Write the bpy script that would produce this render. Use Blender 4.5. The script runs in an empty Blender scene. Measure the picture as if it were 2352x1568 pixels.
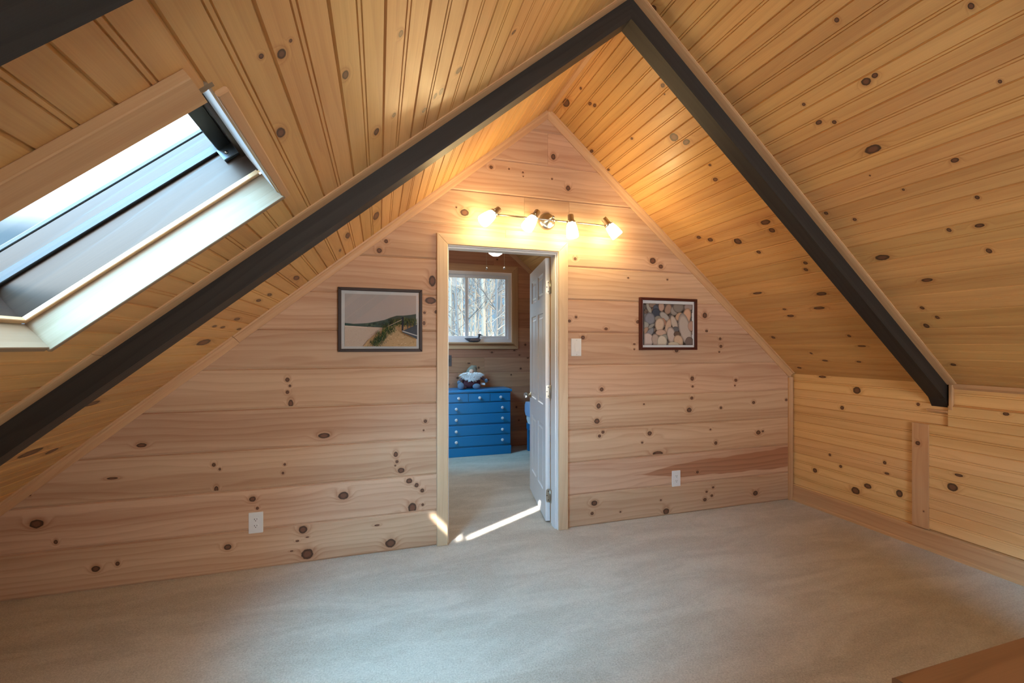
import bpy, bmesh, math, random
from mathutils import Vector, Matrix, geometry
random.seed(7)
SC = bpy.context.scene
COL = SC.collection
PI = math.pi
# ------------------------------------------------------------------ house dimensions (metres)
RX, RZ = 1.18, 3.069            # ridge line
ML, MR = 0.826, 0.848           # roof pitches (rise / run), left and right
CL, CR = 1/math.hypot(1, ML), 1/math.hypot(1, MR)
KX = 3.494                      # right knee wall
LX = -2.25                      # left knee wall
YB, YF = 2.69, -4.8             # bedroom gable, wall behind the camera
WT = 0.125                      # partition thickness
H_CAM = 1.3497
def zl(x): return RZ + ML*(x-RX)
def zr(x): return RZ - MR*(x-RX)
def roof(x): return zl(x) if x < RX else zr(x)
# ------------------------------------------------------------------ mesh builder
class MB:
    def __init__(s):
        s.v=[]; s.f=[]; s.uv=[]; s.b=[]; s.kd=[]; s.mi=[]; s.sm=[]; s.col=[]; s.m=0; s.smooth=False; s.bid=random.random()
    def vert(s, p, kd=3.2, col=None):
        s.v.append(Vector(p)); s.kd.append(kd); s.col.append(col or (1,1,1,1)); return len(s.v)-1
    def face(s, idx, uvs=None, bid=None):
        s.f.append(tuple(idx)); s.uv.append(uvs or [(0,0)]*len(idx)); s.b.append(s.bid if bid is None else bid)
        s.mi.append(s.m); s.sm.append(s.smooth)
    def poly(s, pts, uvs=None, bid=None, col=None):
        s.face([s.vert(p, col=col) for p in pts], uvs, bid)
    def prism(s, prof, p0, p1, X, Y, caps=True, bid=None, u0=None):
        """closed 2-D profile (counter-clockwise seen along p1->p0 ...) swept from p0 to p1"""
        p0, p1, X, Y = Vector(p0), Vector(p1), Vector(X), Vector(Y)
        L = (p1-p0).length; n=len(prof); bid = random.random() if bid is None else bid
        u0 = random.random()*5 if u0 is None else u0
        a=[s.vert(p0+X*x+Y*y) for x,y in prof]; b=[s.vert(p1+X*x+Y*y) for x,y in prof]
        per=[0]
        for i in range(n):
            q,r=prof[i],prof[(i+1)%n]; per.append(per[-1]+math.hypot(q[0]-r[0],q[1]-r[1]))
        for i in range(n):
            j=(i+1)%n
            s.face((a[i],a[j],b[j],b[i]), [(u0,per[i]),(u0,per[i+1]),(u0+L,per[i+1]),(u0+L,per[i])], bid)
        if caps:
            s.face(a[::-1], [(u0+x*.3,y) for x,y in prof[::-1]], bid); s.face(b, [(u0+x*.3,y) for x,y in prof], bid)
    def bar(s, p0, p1, w, t, side, c=0.002, bid=None):
        """board of width w (along `side`) and thickness t, centred on p0-p1"""
        p0,p1=Vector(p0),Vector(p1); d=(p1-p0).normalized(); X=Vector(side); X=(X-d*X.dot(d)).normalized(); Y=d.cross(X)
        s.prism(rect(-w/2,w/2,-t/2,t/2,c), p0, p1, X, Y, bid=bid)
    def box(s, lo, hi, axis=None, c=0.002, bid=None):
        lo,hi=Vector(lo),Vector(hi); d=hi-lo
        if axis is None: axis=max(range(3), key=lambda i:d[i])
        i,j=[(1,2),(2,0),(0,1)][axis]; c=min(c, d[i]*.4, d[j]*.4)
        X=Vector([0,0,0]); Y=Vector([0,0,0]); X[i]=1; Y[j]=1
        p0=Vector(lo); p1=Vector(lo); p1[axis]=hi[axis]
        s.prism(rect(0,d[i],0,d[j],c), p0, p1, X, Y, bid=bid)
    def tube(s, pts, r, n=8, caps=True):
        pts=[Vector(p) for p in pts]; N=len(pts); R=r if isinstance(r,(list,tuple)) else [r]*N
        rings=[]; prev=None; bid=random.random(); L=0; sm=s.smooth; s.smooth=True; Ls=[]
        for i,p in enumerate(pts):
            d=(pts[min(i+1,N-1)]-pts[max(i-1,0)]).normalized()
            if prev is None: X=d.orthogonal().normalized()
            else: X=(prev-d*prev.dot(d)).normalized()
            prev=X; Y=d.cross(X); L+=(p-pts[i-1]).length if i else 0; Ls.append(L)
            rings.append([s.vert(p+(X*math.cos(2*PI*k/n)+Y*math.sin(2*PI*k/n))*R[i]) for k in range(n)])
        for i in range(N-1):
            for k in range(n):
                j=(k+1)%n
                s.face((rings[i][k],rings[i][j],rings[i+1][j],rings[i+1][k]), [(Ls[i],k/n*.2),(Ls[i],(k+1)/n*.2),(Ls[i+1],(k+1)/n*.2),(Ls[i+1],k/n*.2)], bid)
        s.smooth=sm
        if caps: s.face(rings[0][::-1],None,bid); s.face(rings[-1],None,bid)
    def lathe(s, prof, M=None, n=24, smooth=True):
        """profile [(r,z)] turned about z, then moved by M"""
        M=M or Matrix(); rings=[]; bid=random.random(); sm=s.smooth; s.smooth=smooth
        for r,z in prof:
            if r<1e-6: rings.append([s.vert(M@Vector((0,0,z)))])
            else: rings.append([s.vert(M@Vector((r*math.cos(2*PI*k/n),r*math.sin(2*PI*k/n),z))) for k in range(n)])
        for i in range(len(rings)-1):
            a,b=rings[i],rings[i+1]
            for k in range(n):
                j=(k+1)%n
                if len(a)==1 and len(b)==1: continue
                if len(a)==1: s.face((a[0],b[k],b[j]),None,bid)
                elif len(b)==1: s.face((a[k],b[0],a[j])[::1],None,bid)
                else: s.face((a[k],a[j],b[j],b[k]),[(k/n,i*.1),((k+1)/n,i*.1),((k+1)/n,i*.1+.1),(k/n,i*.1+.1)],bid)
        s.smooth=sm
    def ball(s, c, r, n=16, m=10, M=None):
        r=r if isinstance(r,(tuple,list)) else (r,r,r)
        T=Matrix.Translation(Vector(c))@(M or Matrix())@Matrix.Diagonal((r[0],r[1],r[2],1))
        s.lathe([(math.sin(PI*i/m) if 0<i<m else 0,-math.cos(PI*i/m)) for i in range(m+1)], T, n)
    def build(s, name, mats, parent=None, org=None, recalc=True):
        me=bpy.data.meshes.new(name)
        if org is None: org = Vector(parent['_o']) if parent is not None and '_o' in parent else Vector((0,0,0))
        org=Vector(org)
        me.from_pydata([tuple(p-org) for p in s.v],[],s.f)
        ul=me.uv_layers.new(name='UVMap'); fl=[c for u in s.uv for q in u for c in q]; ul.data.foreach_set('uv',fl)
        a=me.attributes.new('bid','FLOAT','FACE'); a.data.foreach_set('value',s.b)
        a=me.attributes.new('kd','FLOAT','POINT'); a.data.foreach_set('value',s.kd)
        a=me.attributes.new('col','FLOAT_COLOR','POINT'); a.data.foreach_set('color',[c for q in s.col for c in q])
        me.polygons.foreach_set('material_index',s.mi); me.polygons.foreach_set('use_smooth',s.sm)
        for m in (mats if isinstance(mats,(list,tuple)) else [mats]): me.materials.append(m)
        if recalc:
            bm=bmesh.new(); bm.from_mesh(me); bmesh.ops.recalc_face_normals(bm,faces=bm.faces); bm.to_mesh(me); bm.free()
        me.update()
        o=bpy.data.objects.new(name,me); COL.objects.link(o)
        if parent is not None:
            o.parent=parent; o['_o']=tuple(org)
            po=Vector(parent['_o']); o.location=org-po
        else: o.location=org; o['_o']=tuple(org)
        return o
def rect(x0,x1,y0,y1,c=0.0):
    if c<=0: return [(x0,y0),(x1,y0),(x1,y1),(x0,y1)]
    return [(x0+c,y0),(x1-c,y0),(x1,y0+c),(x1,y1-c),(x1-c,y1),(x0+c,y1),(x0,y1-c),(x0,y0+c)]
def thing(name, label, cat, loc, group=None, kind=None):
    o=bpy.data.objects.new(name,None); COL.objects.link(o); o.location=loc; o['_o']=tuple(loc); o.empty_display_size=.1
    return tag(o,label,cat,group,kind)
def tag(o, label=None, cat=None, group=None, kind=None):
    if label: o['label']=label
    if cat: o['category']=cat
    if group: o['group']=group
    if kind: o['kind']=kind
    return o
def struct(o, label=None, cat=None): return tag(o,label,cat,None,'structure')
# ------------------------------------------------------------------ node helper
class NT:
    def __init__(s, name):
        s.mat=bpy.data.materials.new(name); s.mat.use_nodes=True; s.t=s.mat.node_tree; s.t.nodes.clear()
        s.out=s.n('ShaderNodeOutputMaterial')
    def n(s, t, **k):
        x=s.t.nodes.new(t)
        for a,b in k.items(): setattr(x,a,b)
        return x
    def link(s,a,b): s.t.links.new(a,b)
    def put(s,sock,val):
        if hasattr(val,'is_output') : s.link(val,sock)
        elif val is not None: sock.default_value=val
    def math(s,op,a,b=None,c=None,clamp=False):
        x=s.n('ShaderNodeMath',operation=op,use_clamp=clamp); s.put(x.inputs[0],a)
        if b is not None: s.put(x.inputs[1],b)
        if c is not None: s.put(x.inputs[2],c)
        return x.outputs[0]
    def vec(s,x,y,z=0.0):
        c=s.n('ShaderNodeCombineXYZ'); s.put(c.inputs[0],x); s.put(c.inputs[1],y); s.put(c.inputs[2],z); return c.outputs[0]
    def noise(s,v,scale=1.0,detail=2.0,rough=.5,dist=0.0):
        x=s.n('ShaderNodeTexNoise'); s.put(x.inputs['Vector'],v); x.inputs['Scale'].default_value=scale; x.inputs['Detail'].default_value=detail
        x.inputs['Roughness'].default_value=rough; x.inputs['Distortion'].default_value=dist; return x.outputs[0]
    def sstep(s,v,a,b,lo=0.0,hi=1.0):
        x=s.n('ShaderNodeMapRange',interpolation_type='SMOOTHSTEP'); s.put(x.inputs[0],v)
        for i,q in enumerate((a,b,lo,hi)): x.inputs[i+1].default_value=q
        return x.outputs[0]
    def mix(s,f,a,b,blend='MIX'):
        x=s.n('ShaderNodeMix',data_type='RGBA',blend_type=blend); s.put(x.inputs[0],f)
        s.put(x.inputs[6],a if hasattr(a,'is_output') else rgba(a)); s.put(x.inputs[7],b if hasattr(b,'is_output') else rgba(b)); return x.outputs[2]
    def attr(s,name,out='Fac'):
        a=s.n('ShaderNodeAttribute',attribute_name=name); return a.outputs[out]
    def bsdf(s, col, rough=.5, metal=0.0, spec=.5, bump=None, bstr=.2, bdist=.002, coat=0.0, **k):
        b=s.n('ShaderNodeBsdfPrincipled'); s.put(b.inputs['Base Color'],col if hasattr(col,'is_output') else rgba(col)); s.put(b.inputs['Roughness'],rough)
        b.inputs['Metallic'].default_value=metal; b.inputs['Specular IOR Level'].default_value=spec; b.inputs['Coat Weight'].default_value=coat; b.inputs['Coat Roughness'].default_value=.25
        for a,v in k.items(): s.put(b.inputs[a.replace('_',' ')],v)
        if bump is not None:
            u=s.n('ShaderNodeBump'); u.inputs['Strength'].default_value=bstr; u.inputs['Distance'].default_value=bdist; s.put(u.inputs['Height'],bump); s.link(u.outputs[0],b.inputs['Normal'])
        s.link(b.outputs[0],s.out.inputs[0]); return b
def rgba(c): return tuple(c)+(1,) if len(c)==3 else tuple(c)
def lin(r,g,b):
    f=lambda c:(c/255/12.92) if c/255<=.04045 else ((c/255+.055)/1.055)**2.4
    return (f(r),f(g),f(b))
def plain(name,col,rough=.5,metal=0.0,**k):
    t=NT(name); t.bsdf(col,rough,metal,**k); return t.mat
def wood(name, light, dark, knotc=(.055,.022,.012), rough=.5, ring=.4, var=.22, knots=True, coat=0.0, spec=.4, heart=False, bstr=.15, fine=.25, streak=.55):
    t=NT(name); uvn=t.n('ShaderNodeUVMap',uv_map='UVMap'); sp=t.n('ShaderNodeSeparateXYZ'); t.link(uvn.outputs[0],sp.inputs[0]); u,v=sp.outputs[0],sp.outputs[1]
    bid=t.attr('bid'); off=t.math('MULTIPLY',bid,61.7); off2=t.math('MULTIPLY',bid,137.3)
    uo=t.math('ADD',u,off); vo=t.math('ADD',v,off2)
    n1=t.noise(t.vec(t.math('MULTIPLY',uo,.55),t.math('MULTIPLY',vo,4.0),off),1,2.5,.5)
    ph=t.math('MULTIPLY_ADD',n1,7.0,t.math('MULTIPLY',vo,22.0))
    if knots:
        kd=t.attr('kd'); kw=t.math('POWER',.38,kd); ph=t.math('MULTIPLY_ADD',kw,4.5,ph)
    r=t.math('FRACT',ph); r=t.math('MULTIPLY',t.math('POWER',r,2.2),t.sstep(r,1.0,.86))
    rg=t.math('MULTIPLY_ADD',t.sstep(kd,3.2,1.3),.35,ring) if knots else ring
    fn=t.noise(t.vec(t.math('MULTIPLY',uo,5.0),t.math('MULTIPLY',vo,260.0),0.0),1,2,.6)
    st=t.noise(t.vec(t.math('MULTIPLY',uo,.45),t.math('MULTIPLY',vo,9.0),off),1,3,.55)
    f=t.math('MULTIPLY_ADD',t.sstep(st,.3,.75),streak,t.math('MULTIPLY',r,rg)); f=t.math('MULTIPLY_ADD',t.math('SUBTRACT',fn,.5),fine*2,f,clamp=True)
    col=t.mix(f,light,dark)
    val=t.math('MULTIPLY_ADD',t.math('FRACT',t.math('MULTIPLY',bid,7.31)),var,1.0-var*.55); hue=t.math('MULTIPLY_ADD',t.math('FRACT',t.math('MULTIPLY',bid,13.7)),.009,.4965)
    hs=t.n('ShaderNodeHueSaturation'); t.link(hue,hs.inputs['Hue']); t.link(val,hs.inputs['Value']); t.link(col,hs.inputs['Color']); col=hs.outputs[0]
    if heart:   # the reddish heartwood tongue in one board of the gable wall
        nz=t.noise(t.vec(t.math('MULTIPLY',u,3.0),t.math('MULTIPLY',v,14.0)),1,2,.5)
        cv=t.math('MULTIPLY_ADD',t.math('SUBTRACT',u,2.0),.02,.345)
        w=t.math('MULTIPLY_ADD',t.math('SUBTRACT',u,1.95),.15,0.0); w=t.math('MINIMUM',w,t.math('MULTIPLY_ADD',t.math('SUBTRACT',u,2.3),.028,.056))
        dv=t.math('ABSOLUTE',t.math('SUBTRACT',v,cv)); e=t.math('SUBTRACT',t.math('MULTIPLY_ADD',t.math('SUBTRACT',nz,.5),.05,w),dv)
        m=t.math('MULTIPLY',t.sstep(e,-.003,.004),t.math('GREATER_THAN',u,1.9)); m=t.math('MULTIPLY',m,t.math('MULTIPLY',t.math('GREATER_THAN',v,.243),t.math('LESS_THAN',v,.484)))
        col=t.mix(t.math('MULTIPLY',m,.72),col,t.mix(r,lin(162,106,74),lin(128,78,52)))
    bump=t.math('MULTIPLY_ADD',fn,.5,t.math('MULTIPLY',r,-.5))
    if knots:
        halo=t.sstep(kd,2.3,1.0); col=t.mix(t.math('MULTIPLY',halo,.38),col,t.mix(.5,dark,lin(150,95,55)))
        kn=t.noise(t.vec(t.math('MULTIPLY',u,60.0),t.math('MULTIPLY',v,60.0)),1,2,.5)
        ke=t.math('MULTIPLY_ADD',t.math('SUBTRACT',kn,.5),.35,kd)
        rim=t.sstep(ke,.40,.88); kc=t.mix(rim,tuple(min(1,c*2.5) for c in knotc),tuple(c*.55 for c in knotc))
        col=t.mix(t.math('MULTIPLY',t.sstep(ke,1.12,.92),.93),col,kc)
    t.bsdf(col,rough,0,spec,bump,bstr,.0012,coat)
    return t.mat
# ------------------------------------------------------------------ planked surfaces
def planks(mb, O, U, V, N, rows, knots=()):
    """rows: (v0, v1, w0, d0, w1, d1, bid, [(ua0,ub0,ua1,ub1)...]) ; board face at O+u*U+v*V, grooves sunk along -N"""
    O,U,V,N=Vector(O),Vector(U),Vector(V),Vector(N)
    P=lambda u,v,n=0.0: O+U*u+V*v+N*n
    def f(idx,uvs,bid):
        a,b,c=(mb.v[i] for i in idx[:3])
        if (b-a).cross(c-a).dot(N)<0: idx=list(idx)[::-1]; uvs=list(uvs)[::-1]
        mb.face(idx,uvs,bid)
    for v0,v1,w0,d0,w1,d1,bid,segs in rows:
        for si,(ua0,ub0,ua1,ub1) in enumerate(segs):
            b = bid if bid is not None else random.random()
            if isinstance(b,(list,tuple)): b=b[si%len(b)]
            la=lambda v:ua0+(ua1-ua0)*(v-v0)/(v1-v0); lb=lambda v:ub0+(ub1-ub0)*(v-v0)/(v1-v0)
            a,c=v0+w0,v1-w1; g=.0008
            quad=[(la(a)+g,a),(lb(a)-g,a),(lb(c)-g,c),(la(c)+g,c)]
            kk=[k for k in knots if a-k[3]*.8<k[1]<c+k[3]*.8 and la(k[1])-k[2]<k[0]<lb(k[1])+k[2]]
            def kdf(u,v):
                m=3.2
                for ku,kv,ru,rv in kk: m=min(m,math.hypot((u-ku)/ru,(v-kv)/rv))
                return m
            if kk:
                pts=[]; 
                for i in range(4):
                    p,q=quad[i],quad[(i+1)%4]; ts={0.0}
                    L=math.hypot(q[0]-p[0],q[1]-p[1])
                    for ku,kv,ru,rv in kk:
                        for s in range(-16,17):
                            t=((ku+ru*s*.2-p[0])*(q[0]-p[0])+(kv+rv*s*.2-p[1])*(q[1]-p[1]))/(L*L)
                            if .001<t<.999:
                                x=(p[0]+(q[0]-p[0])*t,p[1]+(q[1]-p[1])*t)
                                if kdf(*x)<3.1: ts.add(round(t,5))
                    for t in sorted(ts): pts.append((p[0]+(q[0]-p[0])*t,p[1]+(q[1]-p[1])*t))
                nb=len(pts); edges=[(i,(i+1)%nb) for i in range(nb)]
                for ku,kv,ru,rv in kk:
                    ring=[(ku,kv)]
                    for r in (.4,.75,.95,1.1,1.4,1.9,2.5,3.2):
                        for k in range(18): ring.append((ku+ru*r*math.cos(2*PI*(k+.5*(r>1))/18),kv+rv*r*math.sin(2*PI*(k+.5*(r>1))/18)))
                    for x,y in ring:
                        if a+.0006<y<c-.0006 and la(y)+g+.0006<x<lb(y)-g-.0006: pts.append((x,y))
                vo,_,fo,*_=geometry.delaunay_2d_cdt([Vector(p) for p in pts],edges,[],1,1e-5)
                ids=[mb.vert(P(p.x,p.y),kdf(p.x,p.y)) for p in vo]
                for t in fo: f([ids[i] for i in t],[(vo[i].x,vo[i].y) for i in t],b)
            else:
                f([mb.vert(P(*q)) for q in quad],quad,b)
            for (va,vb,d) in ((v0,a,d0),(v1,c,d1)):
                if d>0: f([mb.vert(P(la(va),va,-d)),mb.vert(P(lb(va),va,-d)),mb.vert(P(lb(vb)-g,vb)),mb.vert(P(la(vb)+g,vb))],[(la(va),va),(lb(va),va),(lb(vb),vb),(la(vb),vb)],b)
            for (l,sg) in ((la,g),(lb,-g)):
                f([mb.vert(P(l(a)+sg,a)),mb.vert(P(l(c)+sg,c)),mb.vert(P(l(c),c,-.004)),mb.vert(P(l(a),a,-.004))],[(l(a),a),(l(c),c),(l(c),c+.003),(l(a),a+.003)],b)
def bead_rows(edges, segf):
    """tongue-and-groove boards with a centre bead: three strips a board"""
    rows=[]
    for v0,v1 in edges:
        m=(v0+v1)/2; segs=segf(v0,v1); bid=[random.random() for _ in segs]
        if v1-v0<.09: rows.append((v0,v1,.003,.0035,.003,.0035,bid,segs)); continue
        def cut(a,b): return segf(a,b)
        s1,s2,s3=segf(v0,m-.006),segf(m-.006,m+.006),segf(m+.006,v1)
        rows.append((v0,m-.006,.0045,.007,.0022,.0042,bid,s1)); rows.append((m-.006,m+.006,.0022,.0042,.0022,.0042,bid,s2)); rows.append((m+.006,v1,.0022,.0042,.0045,.007,bid,s3))
    return rows
KW = [(-1.76,0.395,0.0298,0.0225),(-1.678,0.288,0.0089,0.0113),(-1.502,0.116,0.0196,0.0163),(-1.403,0.131,0.0095,0.0117),(-0.863,0.152,0.0194,0.0162),(-0.935,0.648,0.0096,0.011),(-0.904,0.62,0.0064,0.0074),(-0.922,0.503,0.0106,0.017),(-0.732,0.425,0.0178,0.0151),(-1.291,0.787,0.0235,0.0118),(-1.788,0.554,0.0052,0.0067),(-1.427,0.611,0.0249,0.0062),(-0.706,0.367,0.0078,0.0088),(-0.541,1.142,0.0116,0.0128),(-0.527,1.104,0.007,0.0077),(-0.541,1.066,0.0093,0.0102),(-0.522,0.996,0.0139,0.0218),(-0.332,0.785,0.0339,0.0158),(0.299,0.845,0.011,0.0111),(0.287,0.784,0.0055,0.0056),(0.106,0.636,0.0132,0.0164),(0.114,0.587,0.0093,0.0096),(0.103,0.562,0.0053,0.0055),(0.14,0.527,0.0213,0.0165),(-0.556,0.621,0.0069,0.0077),(-0.566,0.569,0.0069,0.0077),(0.193,0.453,0.0188,0.0166),(0.241,0.42,0.0136,0.0139),(0.278,0.381,0.0123,0.0125),(-0.217,0.395,0.0298,0.024),(0.213,0.271,0.027,0.0332),(0.281,0.285,0.0082,0.0084),(-0.453,0.207,0.0236,0.0234),(-0.428,0.051,0.0333,0.0313),(0.073,0.054,0.0316,0.0275),(-0.012,0.182,0.0155,0.0057),(-0.428,0.157,0.0095,0.0041),(-0.485,0.14,0.0094,0.0053),(-0.517,0.082,0.0093,0.004),(0.045,2.037,0.0118,0.0122),(0.002,1.974,0.0155,0.0162),(0.345,1.79,0.0222,0.0355),(0.333,1.657,0.036,0.0224),(0.293,1.574,0.0082,0.0083),(0.29,1.504,0.0082,0.0132),(0.371,1.581,0.0111,0.0112),(1.399,2.0,0.0118,0.0108),(2.067,2.022,0.0265,0.0229),(2.142,1.981,0.0191,0.0164),(2.563,1.602,0.0205,0.0221),(2.58,1.474,0.0123,0.0102),(1.406,1.566,0.0101,0.0093),(1.353,1.536,0.0117,0.0107),(1.463,1.414,0.0153,0.0139),(1.656,1.481,0.0141,0.0095),(1.933,1.539,0.0148,0.0129),(1.902,1.365,0.011,0.0064),(1.902,1.325,0.0073,0.0064),(2.716,1.41,0.0126,0.0103),(2.724,1.348,0.0147,0.012),(2.707,1.301,0.0084,0.0069),(1.848,1.878,0.0073,0.0064),(2.203,1.88,0.0077,0.0066),(2.289,1.313,0.0157,0.0133),(1.619,1.021,0.0158,0.0141),(2.439,1.086,0.0161,0.0168),(2.443,1.022,0.01,0.0084),(2.877,1.062,0.0151,0.0122),(2.868,1.018,0.0086,0.007),(1.593,0.896,0.0174,0.0188),(1.579,0.782,0.0209,0.0188),(1.988,0.895,0.0075,0.0065),(2.435,0.927,0.0141,0.0118),(2.41,0.832,0.022,0.0185),(2.724,0.837,0.0126,0.0103),(3.065,0.868,0.0155,0.0124),(3.424,0.878,0.014,0.0109),(1.63,0.696,0.0123,0.011),(1.601,0.668,0.0122,0.011),(2.039,0.663,0.0188,0.0163),(1.972,0.595,0.0093,0.0081),(2.672,0.547,0.0146,0.0137),(2.619,0.662,0.0083,0.0068),(3.116,0.609,0.0224,0.0178),(3.164,0.617,0.0113,0.0089),(2.114,0.5,0.0458,0.0167),(2.49,0.321,0.0121,0.0102),(1.557,0.164,0.0243,0.0189),(1.539,0.088,0.0121,0.011),(2.191,0.033,0.027,0.0233),(2.142,0.128,0.0076,0.0066),(2.563,0.089,0.0164,0.0137),(2.632,0.115,0.0124,0.0103),(2.58,0.152,0.0103,0.0086),(2.645,0.182,0.0104,0.0086),(3.084,0.092,0.0245,0.0196),(1.78,0.074,0.0072,0.0064),(1.224,2.738,0.0163,0.0213),(1.342,2.52,0.0167,0.0185),(1.214,2.574,0.0065,0.0061),(0.989,2.596,0.0063,0.006),(0.565,2.271,0.029,0.023),(0.508,2.302,0.0057,0.0057),(0.754,2.606,0.012,0.0117),(0.885,2.609,0.0061,0.0059),(0.992,2.568,0.0047,0.0045)]
KR = [(-2.045,0.916,0.0074,0.0115),(-1.725,0.693,0.0079,0.0098),(-1.687,0.956,0.0164,0.0168),(-1.723,0.965,0.0108,0.0108),(-1.439,0.926,0.0073,0.008),(-1.444,1.036,0.0138,0.0112),(-1.498,1.081,0.0087,0.0102),(-1.56,1.299,0.0325,0.0207),(-1.781,1.443,0.0129,0.0117),(-1.772,1.664,0.0071,0.0108),(-2.01,1.211,0.005,0.0081),(-1.697,1.98,0.0095,0.0151),(-1.722,1.825,0.0164,0.011),(-1.616,1.797,0.0084,0.0122),(-1.283,1.915,0.0334,0.0195),(-1.398,2.115,0.024,0.0129),(-1.284,2.323,0.0096,0.0134),(-1.319,2.413,0.0094,0.0137),(-1.238,2.49,0.0126,0.0181),(-1.218,2.836,0.0133,0.0122),(-1.293,1.62,0.0089,0.0106),(-1.189,1.526,0.0097,0.0107),(-1.562,1.522,0.0052,0.0068),(-1.483,1.398,0.0037,0.0045),(-1.153,0.124,0.0174,0.0157),(-0.759,1.065,0.0162,0.0138),(-0.8,0.955,0.0093,0.0079),(-0.557,1.529,0.0307,0.0299),(-0.837,1.52,0.019,0.0184),(-0.839,1.463,0.0326,0.0185),(-0.636,1.668,0.0148,0.0137),(-0.29,1.417,0.0181,0.0141),(-0.364,1.465,0.0217,0.0175),(-0.871,1.849,0.0127,0.0134),(-0.84,1.898,0.013,0.0137),(-0.81,2.139,0.0343,0.0159),(-0.715,2.253,0.0389,0.0129),(-0.459,2.289,0.0271,0.0134),(-0.457,2.22,0.0141,0.0087),(-0.142,2.566,0.016,0.0156),(-0.755,2.557,0.0109,0.0131),(-0.781,2.651,0.0275,0.0089),(-0.415,2.845,0.0214,0.0105),(-0.668,2.837,0.0156,0.0098),(-0.353,2.746,0.0095,0.0104),(-0.125,2.924,0.0177,0.0116),(-0.358,2.04,0.0404,0.0107),(-0.777,0.766,0.0256,0.0175),(-0.73,0.696,0.0319,0.0277),(-0.88,0.464,0.0056,0.0046),(-0.909,0.426,0.0137,0.0113),(-0.402,0.224,0.0155,0.0106),(-0.38,0.194,0.0157,0.0106),(-0.412,0.095,0.0114,0.0078),(-0.055,0.428,0.0195,0.0121),(-0.051,0.601,0.0148,0.0093),(-0.454,0.544,0.0115,0.0081),(-0.209,0.069,0.0466,0.0316)]
KL = [(-2.016,1.777,0.0141,0.0096),(-2.04,1.815,0.0072,0.0049),(-2.037,1.748,0.0049,0.0035),(-1.826,1.652,0.0168,0.0094),(-1.856,1.462,0.0123,0.0069),(-1.751,1.849,0.0233,0.0118),(-1.453,1.467,0.014,0.0074),(-1.47,1.164,0.018,0.0125),(-1.398,1.249,0.0214,0.0099),(-1.339,1.322,0.0166,0.0092),(-1.395,1.277,0.0175,0.0073),(-1.416,1.541,0.022,0.0106),(-1.489,0.929,0.0108,0.0092),(-0.408,1.55,0.0711,0.0203),(-0.418,1.74,0.0587,0.0147),(-0.227,1.815,0.0299,0.0075),(-0.302,2.102,0.0599,0.015),(-0.346,2.273,0.0395,0.0099),(-0.384,2.321,0.0381,0.0101),(-0.322,2.474,0.0395,0.0116),(-0.327,2.673,0.0781,0.0272),(-0.083,2.55,0.0352,0.0101),(-0.361,2.551,0.0284,0.009),(-0.479,2.562,0.0257,0.0087),(-0.526,3.44,0.0923,0.0354),(-0.315,3.496,0.0381,0.019),(-0.612,3.121,0.0478,0.0177)]
KK = [(-0.547,1.012,0.0301,0.0286),(-0.435,0.864,0.0145,0.0148),(-0.21,0.31,0.0182,0.018),(-0.337,0.474,0.0102,0.0103),(-0.424,0.412,0.0114,0.0118),(-0.74,0.503,0.0108,0.0123),(-0.537,0.231,0.0363,0.0308),(-0.625,0.295,0.0259,0.0174),(-0.834,0.316,0.0203,0.0241),(-1.142,0.473,0.027,0.025),(-1.174,0.554,0.0203,0.0086),(-0.754,0.428,0.0161,0.0074),(-0.274,1.101,0.0315,0.0088),(-0.946,0.965,0.0095,0.0113),(-1.39,0.957,0.014,0.0098),(-0.924,0.039,0.0145,0.018),(-0.856,0.041,0.0101,0.0122),(-1.368,0.016,0.016,0.0187),(-1.326,0.125,0.0037,0.0052)]
# ------------------------------------------------------------------ materials
M={}
M['wall']=wood('pine_wall_boards',lin(208,174,146),lin(168,126,98),rough=.52,ring=.42,var=.15,heart=True)
M['ceil']=wood('pine_ceiling_beadboard',lin(216,170,110),lin(174,122,70),rough=.42,ring=.26,var=.2,coat=.12,streak=.45)
M['knee']=wood('pine_knee_wall_beadboard',lin(228,188,134),lin(198,150,96),rough=.45,ring=.3,var=.16,coat=.08)
M['trim']=wood('pine_trim',lin(205,165,125),lin(172,126,88),rough=.5,knots=False,ring=.3,var=.14)
M['casing']=wood('pine_casing',lin(220,196,164),lin(192,158,122),rough=.48,ring=.3,var=.06)
M['ply']=wood('pale_plywood',lin(146,128,106),lin(118,96,72),rough=.5,knots=False,ring=.3,var=.05)
M['battenw']=wood('knotty_pine_batten',lin(205,165,125),lin(172,126,88),rough=.5,ring=.3,var=.04)
M['capw']=wood('oiled_pine_cap',lin(142,102,68),lin(104,70,42),rough=.45,ring=.5,var=.05)
M['dark']=wood('dark_stained_rafter',(.033,.029,.027),(.014,.0125,.012),knotc=(.006,.005,.005),rough=.5,knots=False,ring=.5,var=.2,spec=.35,bstr=.3)
M['walnut']=wood('dark_stained_sash',(.040,.024,.016),(.014,.009,.007),rough=.25,knots=False,ring=.4,var=.1)
M['white']=plain('white_paint',(.82,.84,.86),.35)
M['vinyl']=plain('white_vinyl',(.75,.78,.82),.3)
M['plastic']=plain('white_plastic',(.74,.75,.76),.3)
M['slot']=plain('dark_slot',(.02,.02,.02),.6)
M['nickel']=plain('brushed_nickel',(.50,.48,.44),.28,1.0)
M['brass']=plain('aged_brass',(.60,.50,.32),.3,1.0)
M['satin']=plain('satin_nickel_hinge',(.58,.55,.48),.35,1.0)
M['gasket']=plain('black_gasket',(.012,.016,.02),.35)
M['steel']=plain('zinc_bracket',(.10,.13,.16),.4,.8)
M['framedark']=plain('espresso_picture_frame',lin(46,32,32),.55)
M['framemahog']=plain('mahogany_picture_frame',lin(74,30,22),.35)
M['mat']=plain('white_mat_board',(.70,.71,.73),.7)
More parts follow.
